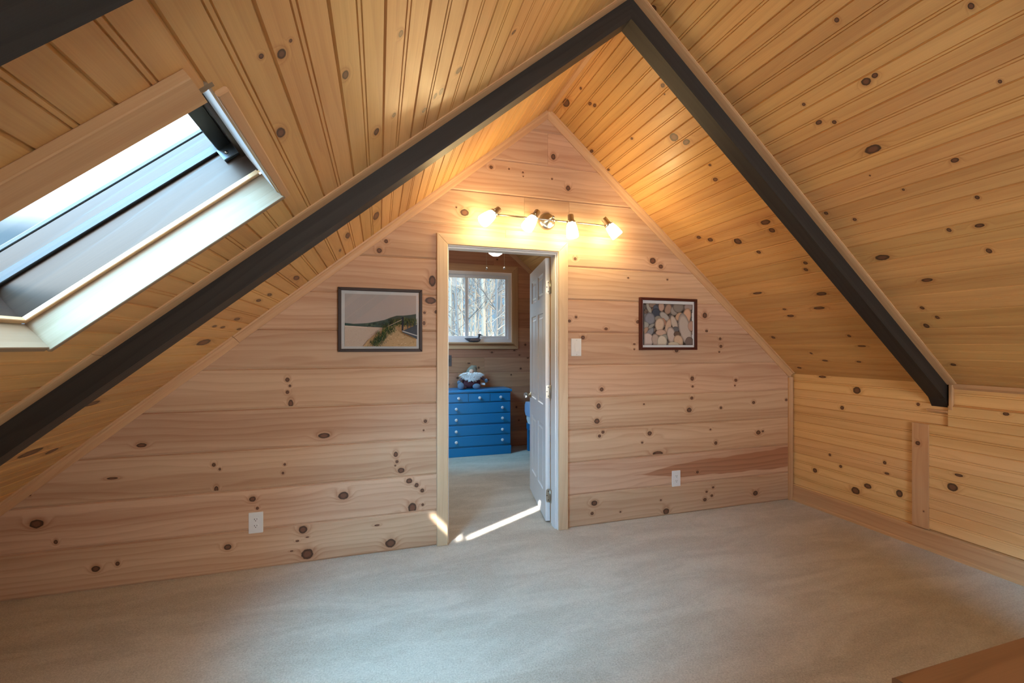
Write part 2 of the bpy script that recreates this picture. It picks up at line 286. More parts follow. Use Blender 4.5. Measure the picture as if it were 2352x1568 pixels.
M['blue']=plain('blue_dresser_paint',(.004,.20,.46),.32)
M['navyplate']=plain('dark_plate',lin(58,56,62),.4)
def glassy(name, tint=(1,1,1), refl=.9):
    t=NT(name); tr=t.n('ShaderNodeBsdfTransparent'); tr.inputs[0].default_value=rgba(tint); gl=t.n('ShaderNodeBsdfGlossy'); gl.inputs['Roughness'].default_value=.0; gl.inputs['Color'].default_value=(refl,refl,refl,1)
    fr=t.n('ShaderNodeFresnel'); ge=t.n('ShaderNodeNewGeometry'); t.link(t.math('MULTIPLY_ADD',ge.outputs['Backfacing'],1/1.5-1.5,1.5),fr.inputs['IOR']); mx=t.n('ShaderNodeMixShader'); t.link(fr.outputs[0],mx.inputs[0]); t.link(tr.outputs[0],mx.inputs[1]); t.link(gl.outputs[0],mx.inputs[2]); t.link(mx.outputs[0],t.out.inputs[0]); return t.mat
M['glass']=glassy('window_glass',(.96,.98,.98),.22); M['picglass']=glassy('picture_glass',(.97,.98,.98),.9)
def crystal():
    t=NT('crystal_glass'); b=t.bsdf((.95,.93,.88),.03,0,.6); b.inputs['Transmission Weight'].default_value=.75; b.inputs['IOR'].default_value=1.5; return t.mat
M['crystal']=crystal()
def carpet():
    t=NT('beige_cut_pile_carpet'); co=t.n('ShaderNodeTexCoord').outputs['Object']
    n1=t.noise(co,420,2,.6); n2=t.noise(co,130,2,.6); mp=t.n('ShaderNodeMapping'); mp.inputs['Rotation'].default_value=(0,0,-.5); mp.inputs['Scale'].default_value=(.55,1.9,1); t.link(co,mp.inputs['Vector']); n3=t.noise(mp.outputs[0],2.4,4,.6,.9); n4=t.noise(co,26,3,.6)
    f=t.math('MULTIPLY_ADD',t.math('SUBTRACT',n1,.5),1.1,t.math('MULTIPLY_ADD',t.math('SUBTRACT',n2,.5),1.1,.5)); f=t.math('MULTIPLY_ADD',t.math('SUBTRACT',n4,.5),.35,f)
    f=t.math('ADD',f,t.sstep(n3,.36,.66,-.13,.13),clamp=True)
    col=t.mix(f,lin(158,145,126),lin(228,218,202))
    h=t.math('MULTIPLY_ADD',n2,.8,n1); b=t.bsdf(col,.95,0,.1,h,.7,.006); b.inputs['Sheen Weight'].default_value=.25; b.inputs['Sheen Roughness'].default_value=.5; return t.mat
M['carpet']=carpet()
def vcol(name,rough=.6,spec=.2):
    t=NT(name); t.bsdf(t.attr('col','Color'),rough,0,spec); return t.mat
M['print']=vcol('printed_paper')
def knit(name,a,b,sc=90,rough=.9):
    t=NT(name); co=t.n('ShaderNodeTexCoord').outputs['Object']; w=t.n('ShaderNodeTexWave',wave_type='BANDS',bands_direction='X'); t.link(co,w.inputs['Vector']); w.inputs['Scale'].default_value=sc; w.inputs['Distortion'].default_value=2.0
    t.bsdf(t.mix(w.outputs['Fac'],a,b),rough,0,.1,w.outputs['Fac'],.5,.003); return t.mat
M['knit']=knit('burgundy_ribbed_knit',lin(120,70,72),lin(70,48,62))
M['felt']=plain('blue_grey_felt',lin(104,124,146),.9); M['hat']=plain('grey_green_hat_felt',lin(128,128,116),.9)
M['stripe']=knit('striped_sleeve',lin(160,120,112),lin(66,66,84),30); M['beard']=plain('white_fur',(.80,.80,.80),.9); M['nose']=plain('nose_fabric',lin(224,186,164),.8)
M['duck']=plain('painted_duck_wood',lin(66,72,84),.45); M['duckwing']=plain('painted_duck_wing',lin(150,120,104),.5)
M['quilt']=knit('pale_blue_quilt',lin(150,172,206),lin(190,204,226),8); M['bedblue']=plain('bed_rail_blue',lin(24,110,160),.4); M['linen']=plain('white_linen',(.7,.72,.76),.9)
def emis(name,col,st,base=(.9,.88,.82)):
    t=NT(name); b=t.bsdf(base,.4); b.inputs['Emission Color'].default_value=rgba(col); b.inputs['Emission Strength'].default_value=st; return t.mat
LAMP=60.0
M['lampglass']=emis('lit_frosted_glass',(1.0,.74,.35),LAMP)
M['lampclear']=crystal()
M['globe']=emis('lit_globe_glass',(1,.92,.83),12.0)
M['bark']=plain('tree_bark',(.085,.062,.042),.9); M['barkdark']=plain('dark_tree_bark',(.026,.021,.018),.9); M['litter']=plain('leaf_litter_ground',(.075,.055,.036),1.0)
# ------------------------------------------------------------------ floor
mb=MB(); mb.poly([(-2.6,YF-.3,0),(3.9,YF-.3,0),(3.9,YB+.4,0),(-2.6,YB+.4,0)]); struct(mb.build('floor',M['carpet']))
# ------------------------------------------------------------------ gable wall with the doorway
DX0,DX1,DZ=.429,1.274,2.052
OX0,OX1,OZ=.447,1.256,2.034      # clear opening
PITCH=.2425
cuts=[-.003]+[PITCH*k-.003 for k in range(1,13)]+[RZ]
cuts[0]=0.0
joints={8:[.86,],9:[1.0,1.35],7:[1.86],11:[1.18],}
rows=[]
def ext(z): return (max(LX,RX-(RZ-z)/ML), min(KX,RX+(RZ-z)/MR))
for k in range(len(cuts)-1):
    z0,z1=cuts[k],cuts[k+1]
    def seg(za,zb,xs):
        a0,b0=ext(za); a1,b1=ext(zb); xs=[x for x in xs if a0+.05<x<b0-.05]
        E=[(a0,a1)]+[(x,x) for x in xs]+[(b0,b1)]
        return [(E[i][0],E[i+1][0],E[i][1],E[i+1][1]) for i in range(len(E)-1)]
    def hole(segs):
        o=[]
        for a,b,c,d in segs:
            if a<DX0 and b>DX1: o+= [(a,DX0,c,DX0),(DX1,b,DX1,d)]
            else: o.append((a,b,c,d))
        return o
    if z1<=DZ: rows.append((z0,z1,.012,.008,.005,.008,None,hole(seg(z0,z1,[]))))
    elif z0<DZ:
        rows.append((z0,DZ,.012,.008,0,0,None,hole(seg(z0,DZ,joints.get(k,[]) if k!=8 else [])))); rows.append((DZ,z1,0,0,.005,.008,None,seg(DZ,z1,[.86])))
    else: rows.append((z0,z1,.012,.008,.005,.008,None,seg(z0,z1,joints.get(k,[]))))
mb=MB(); planks(mb,(0,0,0),(1,0,0),(0,0,1),(0,-1,0),rows,KW)
# bedroom face of the partition, and the core behind the boards
for y in (.012,WT):
    a0,b0=ext(0)
    for x0,x1 in ((LX,DX0),(DX1,KX)):
        pts=[(x0,y,0),(x1,y,0)]+[(x,y,min(roof(x)+.05,DZ)) for x in [x1-(x1-x0)*i/24 for i in range(25)]]
        mb.poly(pts,[(p[0],p[2]) for p in pts],.5)
    xa,xb=RX-(RZ-DZ)/ML-.06,RX+(RZ-DZ)/MR+.06
    pts=[(xa,y,DZ),(xb,y,DZ),(RX,y,RZ+.05)]; mb.poly(pts,[(p[0],p[2]) for p in pts],.5)
struct(mb.build('wall_back',M['wall'],recalc=False))
def seat(knots,e0,pitch,bead=.006):
    """keep every knot inside one strip of the beadboard"""
    o=[]; half=pitch/2
    for u,v,ru,rv in knots:
        s=min(1.0,.026/rv); ru,rv=ru*s,rv*s; k=math.floor((v-e0)/half); a=e0+k*half+.009; z=e0+(k+1)*half-.009
        o.append((u,min(max(v,a+rv*.9),z-rv*.9) if z-a>1.8*rv else (a+z)/2,ru,rv))
    return o
KL=seat(KL,.112,.14); KR=seat(KR,.103,.141); KK=seat(KK,.002,.139)
# ------------------------------------------------------------------ sloping ceilings
SK0,SK1,SY0,SY1=1.932,2.695,-2.03,-1.43      # skylight opening (distance down the slope, then y)
VL=(RX-LX)/CL+.02; VR=(KX-RX)/CR+.02
YE=YB+.06
random.seed(21)
YG=YF-.06
def jn(i):
    r=random.Random(i*17+3); return [] if r.random()<.45 else [r.uniform(-4.2,-2.4) if r.random()<.5 else r.uniform(.3,2.2)]
def segL(v0,v1):
    i=round(v0/.14); xs=[]
    if abs((v0+v1)/2-1.86)<.075: xs=[-1.66]
    if v0>1.37 and v1<2.075: 
        E=[(YG,1.25),(1.65,YE)] if v0<SK0-.005 else [(YG,SY0),(SY1,1.25),(1.65,YE)]
        return [(p,q,p,q) for p,q in E]
    if v0>SK0-.005 and v1<SK1+.02: return [(YG,SY0,YG,SY0),(SY1,YE,SY1,YE)]
    E=[YG]+xs+[YE]; return [(E[i],E[i+1],E[i],E[i+1]) for i in range(len(E)-1)]
ed=[0]+[.112+.14*k for k in range(40) if .112+.14*k<VL]+[VL]
mb=MB(); nL=Vector((CL*ML,0,-CL))
planks(mb,(RX,0,RZ),(0,1,0),(-CL,0,-ML*CL),nL,bead_rows(list(zip(ed[:-1],ed[1:])),segL),KL)
struct(mb.build('ceiling_left',M['ceil'],recalc=False))
def segR(v0,v1): return [(YG,YE,YG,YE)]
ed=[0]+[.103+.141*k for k in range(40) if .103+.141*k<VR-.03]+[VR]
mb=MB(); nR=Vector((-CR*MR,0,-CR))
planks(mb,(RX,0,RZ),(0,1,0),(CR,0,-MR*CR),nR,bead_rows(list(zip(ed[:-1],ed[1:])),segR),KR)
struct(mb.build('ceiling_right',M['ceil'],recalc=False))
# ------------------------------------------------------------------ knee walls
random.seed(5)
RFY0,RFY1=-1.112,-1.022       # the near rafter pair, front and back face
ZL=.99
def knee(name,x,nx,knots):
    ed=[0]+[.139*k+.002 for k in range(1,8)]+[zr(KX)+.012 if x>0 else zl(LX)+.012]
    if x<0: ed=[0,.139,ed[-1]]
    mb=MB(); planks(mb,(x,0,0),(0,1,0),(0,0,1),(nx,0,0),bead_rows(list(zip(ed[:-1],ed[1:])),lambda a,b:[(YG,YE,YG,YE)]),knots)
    return struct(mb.build(name,M['knee'],recalc=False))
knee('wall_right',KX,-1,KK); knee('wall_left',LX,1,[])
# thicker boarding on the knee wall beyond the rafter foot
# ------------------------------------------------------------------ bedroom gable, with its window
WX0,WX1,WZ0,WZ1=.50,1.715,1.40,2.335
def simple_gable(name,y,ny,hx0,hx1,hz0,hz1,knots=(),pitch=.2):
    rows=[]; z=0.0; lv=[]
    while z<RZ-.02: lv.append(z); z+=pitch
    lv.append(RZ); lv=sorted(set([v for v in lv if all(abs(v-h)>.03 for h in (hz0,hz1))]+[hz0,hz1])) if hx1>hx0 else lv
    rr=random.Random(11)
    for z0,z1 in zip(lv[:-1],lv[1:]):
        a0,b0=ext(z0); a1,b1=ext(z1); xs=[a0+ (b0-a0)*rr.uniform(.2,.8)] if b0-a0>1.5 else []
        if hx1>hx0 and z0>=hz0-1e-4 and z1<=hz1+1e-4: segs=[(a0,hx0,a1,hx0),(hx1,b0,hx1,b1)]
        else:
            E=[(a0,a1)]+[(x,x) for x in xs if a0<x<b0]+[(b0,b1)]; segs=[(E[i][0],E[i+1][0],E[i][1],E[i+1][1]) for i in range(len(E)-1)]
        rows.append((z0,z1,.005,.004,.003,.004,None,segs))
    mb=MB(); planks(mb,(0,y,0),(1,0,0),(0,0,1),(0,ny,0),rows,knots)
    return struct(mb.build(name,M['bedwall'],recalc=False))
M['bedwall']=wood('pine_bedroom_boards',lin(200,146,112),lin(150,96,70),rough=.5,ring=.3,var=.2)
rk=random.Random(3)
KB=[(rk.uniform(.5,2.0),rk.uniform(.1,2.6),rk.uniform(.008,.02),rk.uniform(.007,.016)) for _ in range(46)]
simple_gable('wall_bedroom',YB,-1,WX0,WX1,WZ0,WZ1,KB)
BX0,BX1,BZ0,BZ1=.72,2.20,.75,1.98
simple_gable('wall_front',YF,1,BX0,BX1,BZ0,BZ1,[(rk.uniform(-1,3),rk.uniform(.1,2.6),.015,.012) for _ in range(30)],.2425)
# ------------------------------------------------------------------ windows
def slider_window(name,x0,x1,z0,z1,y,out,label=None):
    """double-pane sliding window, frame in plane y, `out` = +1 when outdoors is +y"""
    w=thing(name,label,'window' if label else None,((x0+x1)/2,y,z0),kind='structure')
    f=MB(); d=.07*out; ya,yb=min(y+.009*out,y+d),max(y+.009*out,y+d); F=.066; x0-=.024; x1+=.024; z0-=.024; z1+=.024
    for a in ((x0,ya,z0),(x0,ya,z1-F)): f.box(a,(x1,yb,a[2]+F),0)
    for a in ((x0,ya,z0+F),(x1-F,ya,z0+F)): f.box(a,(a[0]+F,yb,z1-F),2)
    f.build('frame',M['vinyl'],w)
    xm=(x0+x1)/2
    for k,(a,b,yo) in enumerate(((x0+F,xm+.022,.046),(xm-.022,x1-F,.030))):
        sb=MB(); yy=y+yo*out; S=.038; y0,y1=min(yy,yy+.016*out),max(yy,yy+.016*out)
        for zz in (z0+F,z1-F-S): sb.box((a,y0,zz),(b,y1,zz+S),0)
        for xx in (a,b-S): sb.box((xx,y0,z0+F+S),(xx+S,y1,z1-F-S),2)
        s=sb.build('sash',M['vinyl'],w)
        g=MB(); g.box((a+S-.004,(y0+y1)/2-.002,z0+F+S-.004),(b-S+.004,(y0+y1)/2+.002,z1-F-S+.004),0,0); g.build('pane',M['glass'],s)
    return w
def casing(name,x0,x1,z0,z1,y,ny,w,t,mat,bottom=True,bid=None):
    """mitred board surround, inner opening x0..x1, z0..z1"""
    out=[]
    S=[('left',[(x0-w,z0-(w if bottom else 0)),(x0,z0),(x0,z1),(x0-w,z1+w)]),('right',[(x1,z0),(x1+w,z0-(w if bottom else 0)),(x1+w,z1+w),(x1,z1)]),('top',[(x0,z1),(x1,z1),(x1+w,z1+w),(x0-w,z1+w)])]
    if bottom: S.append(('bottom',[(x0-w,z0-w),(x1+w,z0-w),(x1,z0),(x0,z0)]))
    return S
def mitred(mb,quad,y,ny,t,along,bid,knots=()):
    """quad in (x,z), front face at y+ny*t; u runs along `along` (0 = x, 1 = z)"""
    cx=sum(q[0] for q in quad)/4; cz=sum(q[1] for q in quad)/4
    n=len(quad); c=.003
    ins=[]
    for i in range(n):
        p,q,r=Vector(quad[i-1]),Vector(quad[i]),Vector(quad[(i+1)%n]); e1=(q-p).normalized(); e2=(r-q).normalized()
        n1=Vector((-e1.y,e1.x)); n2=Vector((-e2.y,e2.x)); b=(n1+n2); b/=max(.3,1+n1.dot(n2)); ins.append(q+b*c)
    uv=lambda p:(p[0],p[1]) if along==0 else (p[1],p[0])
    F=[(p[0],y+ny*t,p[1]) for p in ins]; B=[(p[0],y+ny*(t-c),p[1]) for p in quad]; K=[(p[0],y,p[1]) for p in quad]
    mb.poly(F,[uv(p) for p in ins],bid)
    for i in range(n):
        j=(i+1)%n
        mb.poly([B[i],B[j],F[j],F[i]],[uv(quad[i]),uv(quad[j]),uv(ins[j]),uv(ins[i])],bid); mb.poly([K[i],K[j],B[j],B[i]],[uv(quad[i]),uv(quad[j]),uv(quad[j]),uv(quad[i])],bid)
w2=slider_window('window_2',WX0+.004,WX1-.004,WZ0+.004,WZ1-.004,YB,1)
for nm,q in casing('c',WX0,WX1,WZ0,WZ1,YB,-1,.09,.02,None):
    mb=MB(); mitred(mb,q,YB,-1,.018,0 if nm in('top','bottom') else 1,random.random()); mb.build('casing_board',M['bedtrim'] if 'bedtrim' in M else M['trim'],w2)
w3=slider_window('window_3',BX0+.004,BX1-.004,BZ0+.004,BZ1-.004,YF,-1)
for nm,q in casing('c',BX0,BX1,BZ0,BZ1,YF,1,.09,.02,None):
    mb=MB(); mitred(mb,q,YF,1,.018,0 if nm in('top','bottom') else 1,random.random()); mb.build('casing_board',M['trim'],w3)
# ------------------------------------------------------------------ skylight (window_1)
eS=Vector((-CL,0,-ML*CL)); nU=Vector((-ML*CL,0,CL)); O=Vector((RX,0,RZ))
def sk(s,y,h): return O+eS*s+Vector((0,y,0))+nU*h
def skbox(mb,s0,s1,y0,y1,h0,h1,axis='s',c=.002,bid=None):
    if axis=='s': mb.prism(rect(y0,y1,h0,h1,c),sk(s0,0,0),sk(s1,0,0),Vector((0,1,0)),nU,bid=bid)
    elif axis=='y': mb.prism(rect(s0,s1,h0,h1,c),sk(0,y0,0),sk(0,y1,0),eS,nU,bid=bid)
    else: mb.prism(rect(s0,s1,y0,y1,c),sk(0,0,h0),sk(0,0,h1),eS,Vector((0,1,0)),bid=bid)
w1=thing('window_1',None,None,tuple(sk((SK0+SK1)/2,(SY0+SY1)/2,0)),kind='structure')
mb=MB(); skbox(mb,SK0-.01,SK1+.01,SY1,SY1+.018,-.016,.078); mb.build('jamb_board',M['ply'],w1)                 # far liner
mb=MB(); skbox(mb,SK0-.012,SK1+.012,SY0-.018,SY0,.0,.078); mb.build('jamb_board',M['ply'],w1)                   # near liner
mb=MB(); skbox(mb,SK0-.018,SK0-.0005,SY0,SY1,.004,.14,'y'); mb.build('head_board',M['white'],w1)
mb=MB(); skbox(mb,SK1,SK1+.018,SY0,SY1,-.010,.078,'y'); mb.build('sill_board',M['ply'],w1)
mb=MB(); skbox(mb,SK0+.005,SK1-.002,SY1-.014,SY1+.012,.076,.090); skbox(mb,SK1-.014,SK1+.01,SY0,SY1-.014,.076,.090,'y'); mb.build('stop_moulding',M['trim'],w1)
mb=MB()
skbox(mb,SK0-.03,SK1+.03,SY1-.003,SY1+.02,.090,.262); skbox(mb,SK0-.03,SK1+.03,SY0-.02,SY0+.003,.078,.212)
skbox(mb,SK0-.025,SK0+.012,SY0,SY1,.145,.212,'y'); skbox(mb,SK1-.005,SK1+.02,SY0,SY1,.090,.212,'y'); mb.build('frame',M['walnut'],w1)
mb=MB(); g0,g1=.196,.206
skbox(mb,SK0-.03,SK1+.03,SY1-.006,SY1+.022,.262,.274)
skbox(mb,SK0+.012,SK1-.005,SY1-.016,SY1-.003,g0-.008,g1+.006); skbox(mb,SK0+.012,SK1-.005,SY0+.003,SY0+.016,g0-.008,g1+.006)
skbox(mb,SK0+.012,SK0+.055,SY0+.016,SY1-.016,g0-.008,g1+.02,'y'); skbox(mb,SK1-.02,SK1-.005,SY0+.016,SY1-.016,g0-.008,g1+.006,'y'); mb.build('gasket',M['gasket'],w1)
mb=MB(); skbox(mb,SK0+.05,SK1-.012,SY0+.008,SY1-.008,g0,g0+.004,'s',0); mb.build('pane',M['glass'],w1)
mb=MB(); skbox(mb,SK0+.012,SK0+.06,SY1-.02,SY1-.004,.155,.192); br=mb.build('bracket',M['steel'],w1)
mb=MB(); mb.lathe([(0,.004),(.004,.004),(.006,0),(0,0)],Matrix.Translation(sk(SK0+.04,SY1-.0205,.172))@Matrix.Rotation(PI/2,4,'X'),12); mb.build('screw',M['nickel'],br)
mb=MB(); skbox(mb,SK0+.018,SK1+.6,SY0-.083,SY0-.003,-.020,0.0); mb.build('casing_board',M['trim'],w1)
mb=MB(); skbox(mb,SK0-.030,SK0-.004,SY0+.012,SY1+.03,-.012,.0,'y',.003); mb.build('edge_moulding',M['trim'],w1)
# a second, plain skylight over the bedroom's left slope, added unseen for more light
w4=thing('window_fill',None,None,tuple(sk(1.72,1.425,0)),kind='structure')
mb=MB(); 
for y0,y1 in ((1.232,1.25),(1.65,1.668)): skbox(mb,1.354,2.09,y0,y1,.0,.2)
for s0,s1 in ((1.354,1.372),(2.072,2.09)): skbox(mb,s0,s1,1.25,1.65,.0,.2,'y')
mb.build('frame',M['ply'],w4)
mb=MB(); skbox(mb,1.36,2.084,1.24,1.66,.2,.204,'s',0); mb.build('pane',M['glass'],w4)
# ------------------------------------------------------------------ rafters
def rafter(side,y0,y1,label,name='ceiling_beam'):
    D=.121
    mb=MB()
    if side<0: xe=LX+.03; z=zl; 
    else: xe=KX; z=zr
    prof=[(RX,RZ-D),(xe,z(xe)-D-.0),(xe,z(xe)-.001),(RX,RZ-.001)]
    if side>0: prof=[(RX,RZ-D),(xe-.035,z(xe-.035)-D),(xe,z(xe)-D-.035*0-.03),(xe,z(xe)-.001),(RX,RZ-.001)]
    c=.004; b=random.random()
    Lr=math.hypot(xe-RX,z(xe)-RZ)
    def uvp(x,zz,y): return (abs(x-RX)*1.3, (RZ-abs(x-RX)*(ML if side<0 else MR)-zz)+y)
    n=len(prof)
    for yy in (y0,y1): mb.poly([(x,yy,zz) for x,zz in prof],[uvp(x,zz,0) for x,zz in prof],b)
    for i in range(n):
        p,q=prof[i],prof[(i+1)%n]; mb.poly([(p[0],y0,p[1]),(q[0],y0,q[1]),(q[0],y1,q[1]),(p[0],y1,p[1])],[uvp(*p,0),uvp(*q,0),uvp(*q,y1-y0),uvp(*p,y1-y0)],b)
    o=mb.build(name,M['dark'],org=((RX+xe)/2,(y0+y1)/2,(z(xe)+RZ)/2))
    md=o.modifiers.new('b','BEVEL'); md.width=c; md.segments=2; md.limit_method='ANGLE'
    return struct(o,label,'beam')
random.seed(9)
rafter(-1,RFY0,RFY1,'long near-black stained rafter under the left roof slope, below the skylight')
rafter(1,RFY0,RFY1,'near-black stained rafter under the right roof slope, its foot at the knee wall')
R2A,R2B=-2.477,-2.387
rafter(-1,R2A,R2B,'near-black rafter cutting the top left corner of the photo, above the skylight')
rafter(1,R2A,R2B,'near-black rafter under the right slope, outside the frame beside the camera')
for s in (-1,1): rafter(s,R2A-1.24,R2B-1.24,None)
# ------------------------------------------------------------------ trims
TN=[0]
def trim(mb,mat=None):
    TN[0]+=1; return struct(mb.build('trim_%d'%TN[0],mat or M['trim']))
cove=[(0,0),(.048,0),(.048,.006),(.040,.010),(.024,.014),(.012,.022),(.008,.032),(0,.034)]     # along the wall x out of the wall
def rake(side,y,ny,xa,xb,prof):
    z=zl if side<0 else zr; mb=MB()
    d=(Vector((xb,0,z(xb)))-Vector((xa,0,z(xa)))).normalized(); dn=Vector((d.z,0,-d.x)); dn=dn if dn.z<0 else -dn
    mb.prism(prof,(xa,y,z(xa)),(xb,y,z(xb)),dn,Vector((0,ny,0))); return mb
trim(rake(-1,0,-1,RX,-.83,cove)); trim(rake(-1,0,-1,-.832,LX,[(a*1.06,b*1.05) for a,b in cove])); trim(rake(1,0,-1,RX,KX-.012,cove))
trim(rake(1,YB,-1,RX,KX,cove)); trim(rake(-1,YB,-1,RX,LX,cove))
qr=[(0,0),(.036,0),(.036,.007),(.030,.012),(.016,.017),(0,.02)]
qrl=[(y*.6,x*1.5) for x,y in qr]; qrr=[(y*.6,x*1.25) for x,y in qr]
# quarter rounds where the rafters meet the boards: wide face on the boards
for s,xa,xb,pr in ((-1,RX,-.93,qrl),(-1,-.932,LX,qrl),(1,RX,KX-.006,qrr)): trim(rake(s,RFY0,-1,xa,xb,pr))
for s in (-1,1): trim(rake(s,RFY1,1,RX,LX if s<0 else KX-.006,[(y*.4,x*.4) for x,y in qr]))
for ya,yb in ((RFY1,-.03),(R2B,RFY0),(R2B-1.24,R2A),(YG,R2A-1.24),(WT,YB-.03)):
    mb=MB(); mb.prism([(-.020,-.012),(.020,-.012),(.014,-.019),(-.014,-.019)],(RX,ya,RZ-.004),(RX,yb,RZ-.004),(1,0,0),(0,0,1)); trim(mb)
# right corner board and baseboard
mb=MB(); mb.prism([(0,0),(0,-.012),(.010,-.014),(.014,-.010),(.022,-.014),(.030,-.018),(.034,-.012),(.040,-.018),(.040,0)],(KX-.052,-.0,0.0),(KX-.052,0,zr(KX)-.03),(1,0,0),(0,1,0)); trim(mb)
mb=MB(); mb.prism([(0,.0),(-.014,0),(-.014,.10),(-.012,.118),(-.006,.128),(0,.13)],(KX,YF,0),(KX,-.012,0),(1,0,0),(0,0,1)); struct(mb.build('baseboard_right',M['trim']))
mb=MB(); mb.prism([(-.014,0),(-.026,0),(-.024,.014),(-.014,.022)],(KX,YF,0),(KX,-.012,0),(1,0,0),(0,0,1)); trim(mb)
# vertical batten and the collar round the rafter foot on the knee wall
mb=MB(); mb.box((KX-.0215,-1.018,.138),(KX-.001,-.922,.832),2,.0005,bid=.31); planks(mb,(KX-.022,0,0),(0,0,1),(0,1,0),(-1,0,0),[(-1.0175,-.9225,.001,.0008,.001,.0008,.31,[(.1385,.8315,.1385,.8315)])],[(.697,-.957,.0135,.013),(.25,-.99,.005,.004)]); struct(mb.build('trim_%d'%20,M['battenw']),'upright knotty pine batten nailed to the right knee wall','batten')
mb=MB(); mb.box((KX-.020,RFY0-.004,.922),(KX-.001,RFY1+.018,.936),1,.002); trim(mb)
mb=MB(); mb.box((KX-.022,RFY0-.030,ZL-.045),(KX-.001,RFY0-.012,zr(KX)-.003),2,.002); trim(mb)
mb=MB(); mb.prism([(0,0),(-.012,0),(-.014,-.02),(0,-.035)],(KX,YF,zr(KX)+.004),(KX,RFY0-.012,zr(KX)+.004),(1,0,0),(0,0,1)); trim(mb)
mb=MB(); ed=[.142,.28,.419,.558,.697,.836,.97]
pk=[k for k in KK if k[0]<-1.12]
planks(mb,(KX-.018,0,0),(0,1,0),(0,0,1),(-1,0,0),bead_rows(list(zip(ed[:-1],ed[1:])),lambda a,b:[(YF,RFY0-.006 if b>.84 else -1.0175,YF,RFY0-.006 if b>.84 else -1.0175)]),pk)
mb.poly([(KX-.018,YF,.97),(KX-.018,RFY0-.006,.97),(KX,RFY0-.006,.97),(KX,YF,.97)]); mb.poly([(KX-.018,RFY0-.006,.836),(KX-.018,RFY0-.006,.97),(KX,RFY0-.006,.97),(KX,RFY0-.006,.836)])
struct(mb.build('wall_right_lining',M['knee'],recalc=False))
# ------------------------------------------------------------------ door: frame, casing and leaf
dr=thing('door_1','white six-panel interior door standing open into the bedroom, in a pine-cased doorway','door',((DX0+DX1)/2,.05,0),kind='structure')
J=.018
mb=MB(); mb.box((DX1-J,-.004,0),(DX1,WT+.004,DZ),2,.001); mb.box((DX1-J-.011,.018,0),(DX1-J,.088,DZ-J-.011),2,.002); mb.build('jamb',M['white'],dr)
mb=MB(); mb.box((DX0,-.004,0),(DX0+J,WT+.004,DZ),2,.001); mb.box((DX0+J,.018,0),(DX0+J+.011,.088,DZ-J-.011),2,.002); mb.build('jamb',M['white'],dr)
mb=MB(); mb.box((DX0+J,-.004,DZ-J),(DX1-J,WT+.004,DZ),0,.001); mb.box((DX0+J,.018,DZ-J-.011),(DX1-J,.088,DZ-J),0,.002); mb.build('head_jamb',M['white'],dr)
CW=.073
rc_=random.Random(2)
for nm,q in casing('c',OX0,OX1+.005,0,OZ+.007,0,-1,CW,.019,None,False):
    mb=MB()
    if nm=='top': mitred(mb,q,0,-1,.02,0,.37)
    else:
        mitred(mb,q,0,-1,.02,1,.61 if nm=='left' else .22)
    mb.build('casing_board',M['casing_plain'] if 'casing_plain' in M else M['casing'],dr)
for side in (0,1):
    x0=OX0-CW if side==0 else OX1
    mb=MB(); mb.box((x0,WT,0),(x0+CW,WT+.018,DZ+CW),2,.003); mb.build('casing_board',M['trim'],dr)
# leaf
HX,HY=OX1-.002,WT+.012       # hinge pin
ang=math.radians(100.3); LW,LH,LT=.775,2.012,.035
ex=Vector((-math.cos(ang),math.sin(ang),0)); ey=Vector((-ex.y,ex.x,0))    # ex: hinge to latch edge, ey: towards the visible (left) face
base=Vector((HX,HY,.012))
def dp(a,b,z): return base+ex*(a+.006)+ey*(b)+Vector((0,0,z))
def door_leaf():
    mb=MB(); st,mid=.105,.09; pw=(LW-2*st-mid)/2
    xs=[0,st,st+pw,st+pw+mid,LW-st,LW]; zs=[0,.205,.715,.875,1.60,1.72,1.915,LH]
    for b0,sg in ((0.0,-1),(LT,1)):
        for i in range(5):
            for j in range(7):
                a0,a1,z0,z1=xs[i],xs[i+1],zs[j],zs[j+1]
                if i in (1,3) and j in (1,3,5):
                    R=[(0,0),(.006,-.006),(.016,-.008),(.030,-.008),(.042,-.003)]
                    for k in range(len(R)-1):
                        (o0,d0),(o1,d1)=R[k],R[k+1]; A=[(a0+o0,z0+o0),(a1-o0,z0+o0),(a1-o0,z1-o0),(a0+o0,z1-o0)]; B=[(a0+o1,z0+o1),(a1-o1,z0+o1),(a1-o1,z1-o1),(a0+o1,z1-o1)]
                        for q in range(4):
                            w=(q+1)%4; mb.poly([dp(A[q][0],b0+sg*d0,A[q][1]),dp(A[w][0],b0+sg*d0,A[w][1]),dp(B[w][0],b0+sg*d1,B[w][1]),dp(B[q][0],b0+sg*d1,B[q][1])])
                    mb.poly([dp(x,b0+sg*d1,z) for x,z in B])
                else: mb.poly([dp(a0,b0,z0),dp(a1,b0,z0),dp(a1,b0,z1),dp(a0,b0,z1)])
    for (a0,a1,z0,z1) in ((0,0,0,LH),(LW,LW,0,LH),(0,LW,0,0),(0,LW,LH,LH)):
        if a0==a1: mb.poly([dp(a0,0,z0),dp(a0,LT,z0),dp(a0,LT,z1),dp(a0,0,z1)])
        else: mb.poly([dp(a0,0,z0),dp(a1,0,z0),dp(a1,LT,z0),dp(a0,LT,z0)])
    return mb
leaf=door_leaf().build('door_leaf',M['white'],dr)
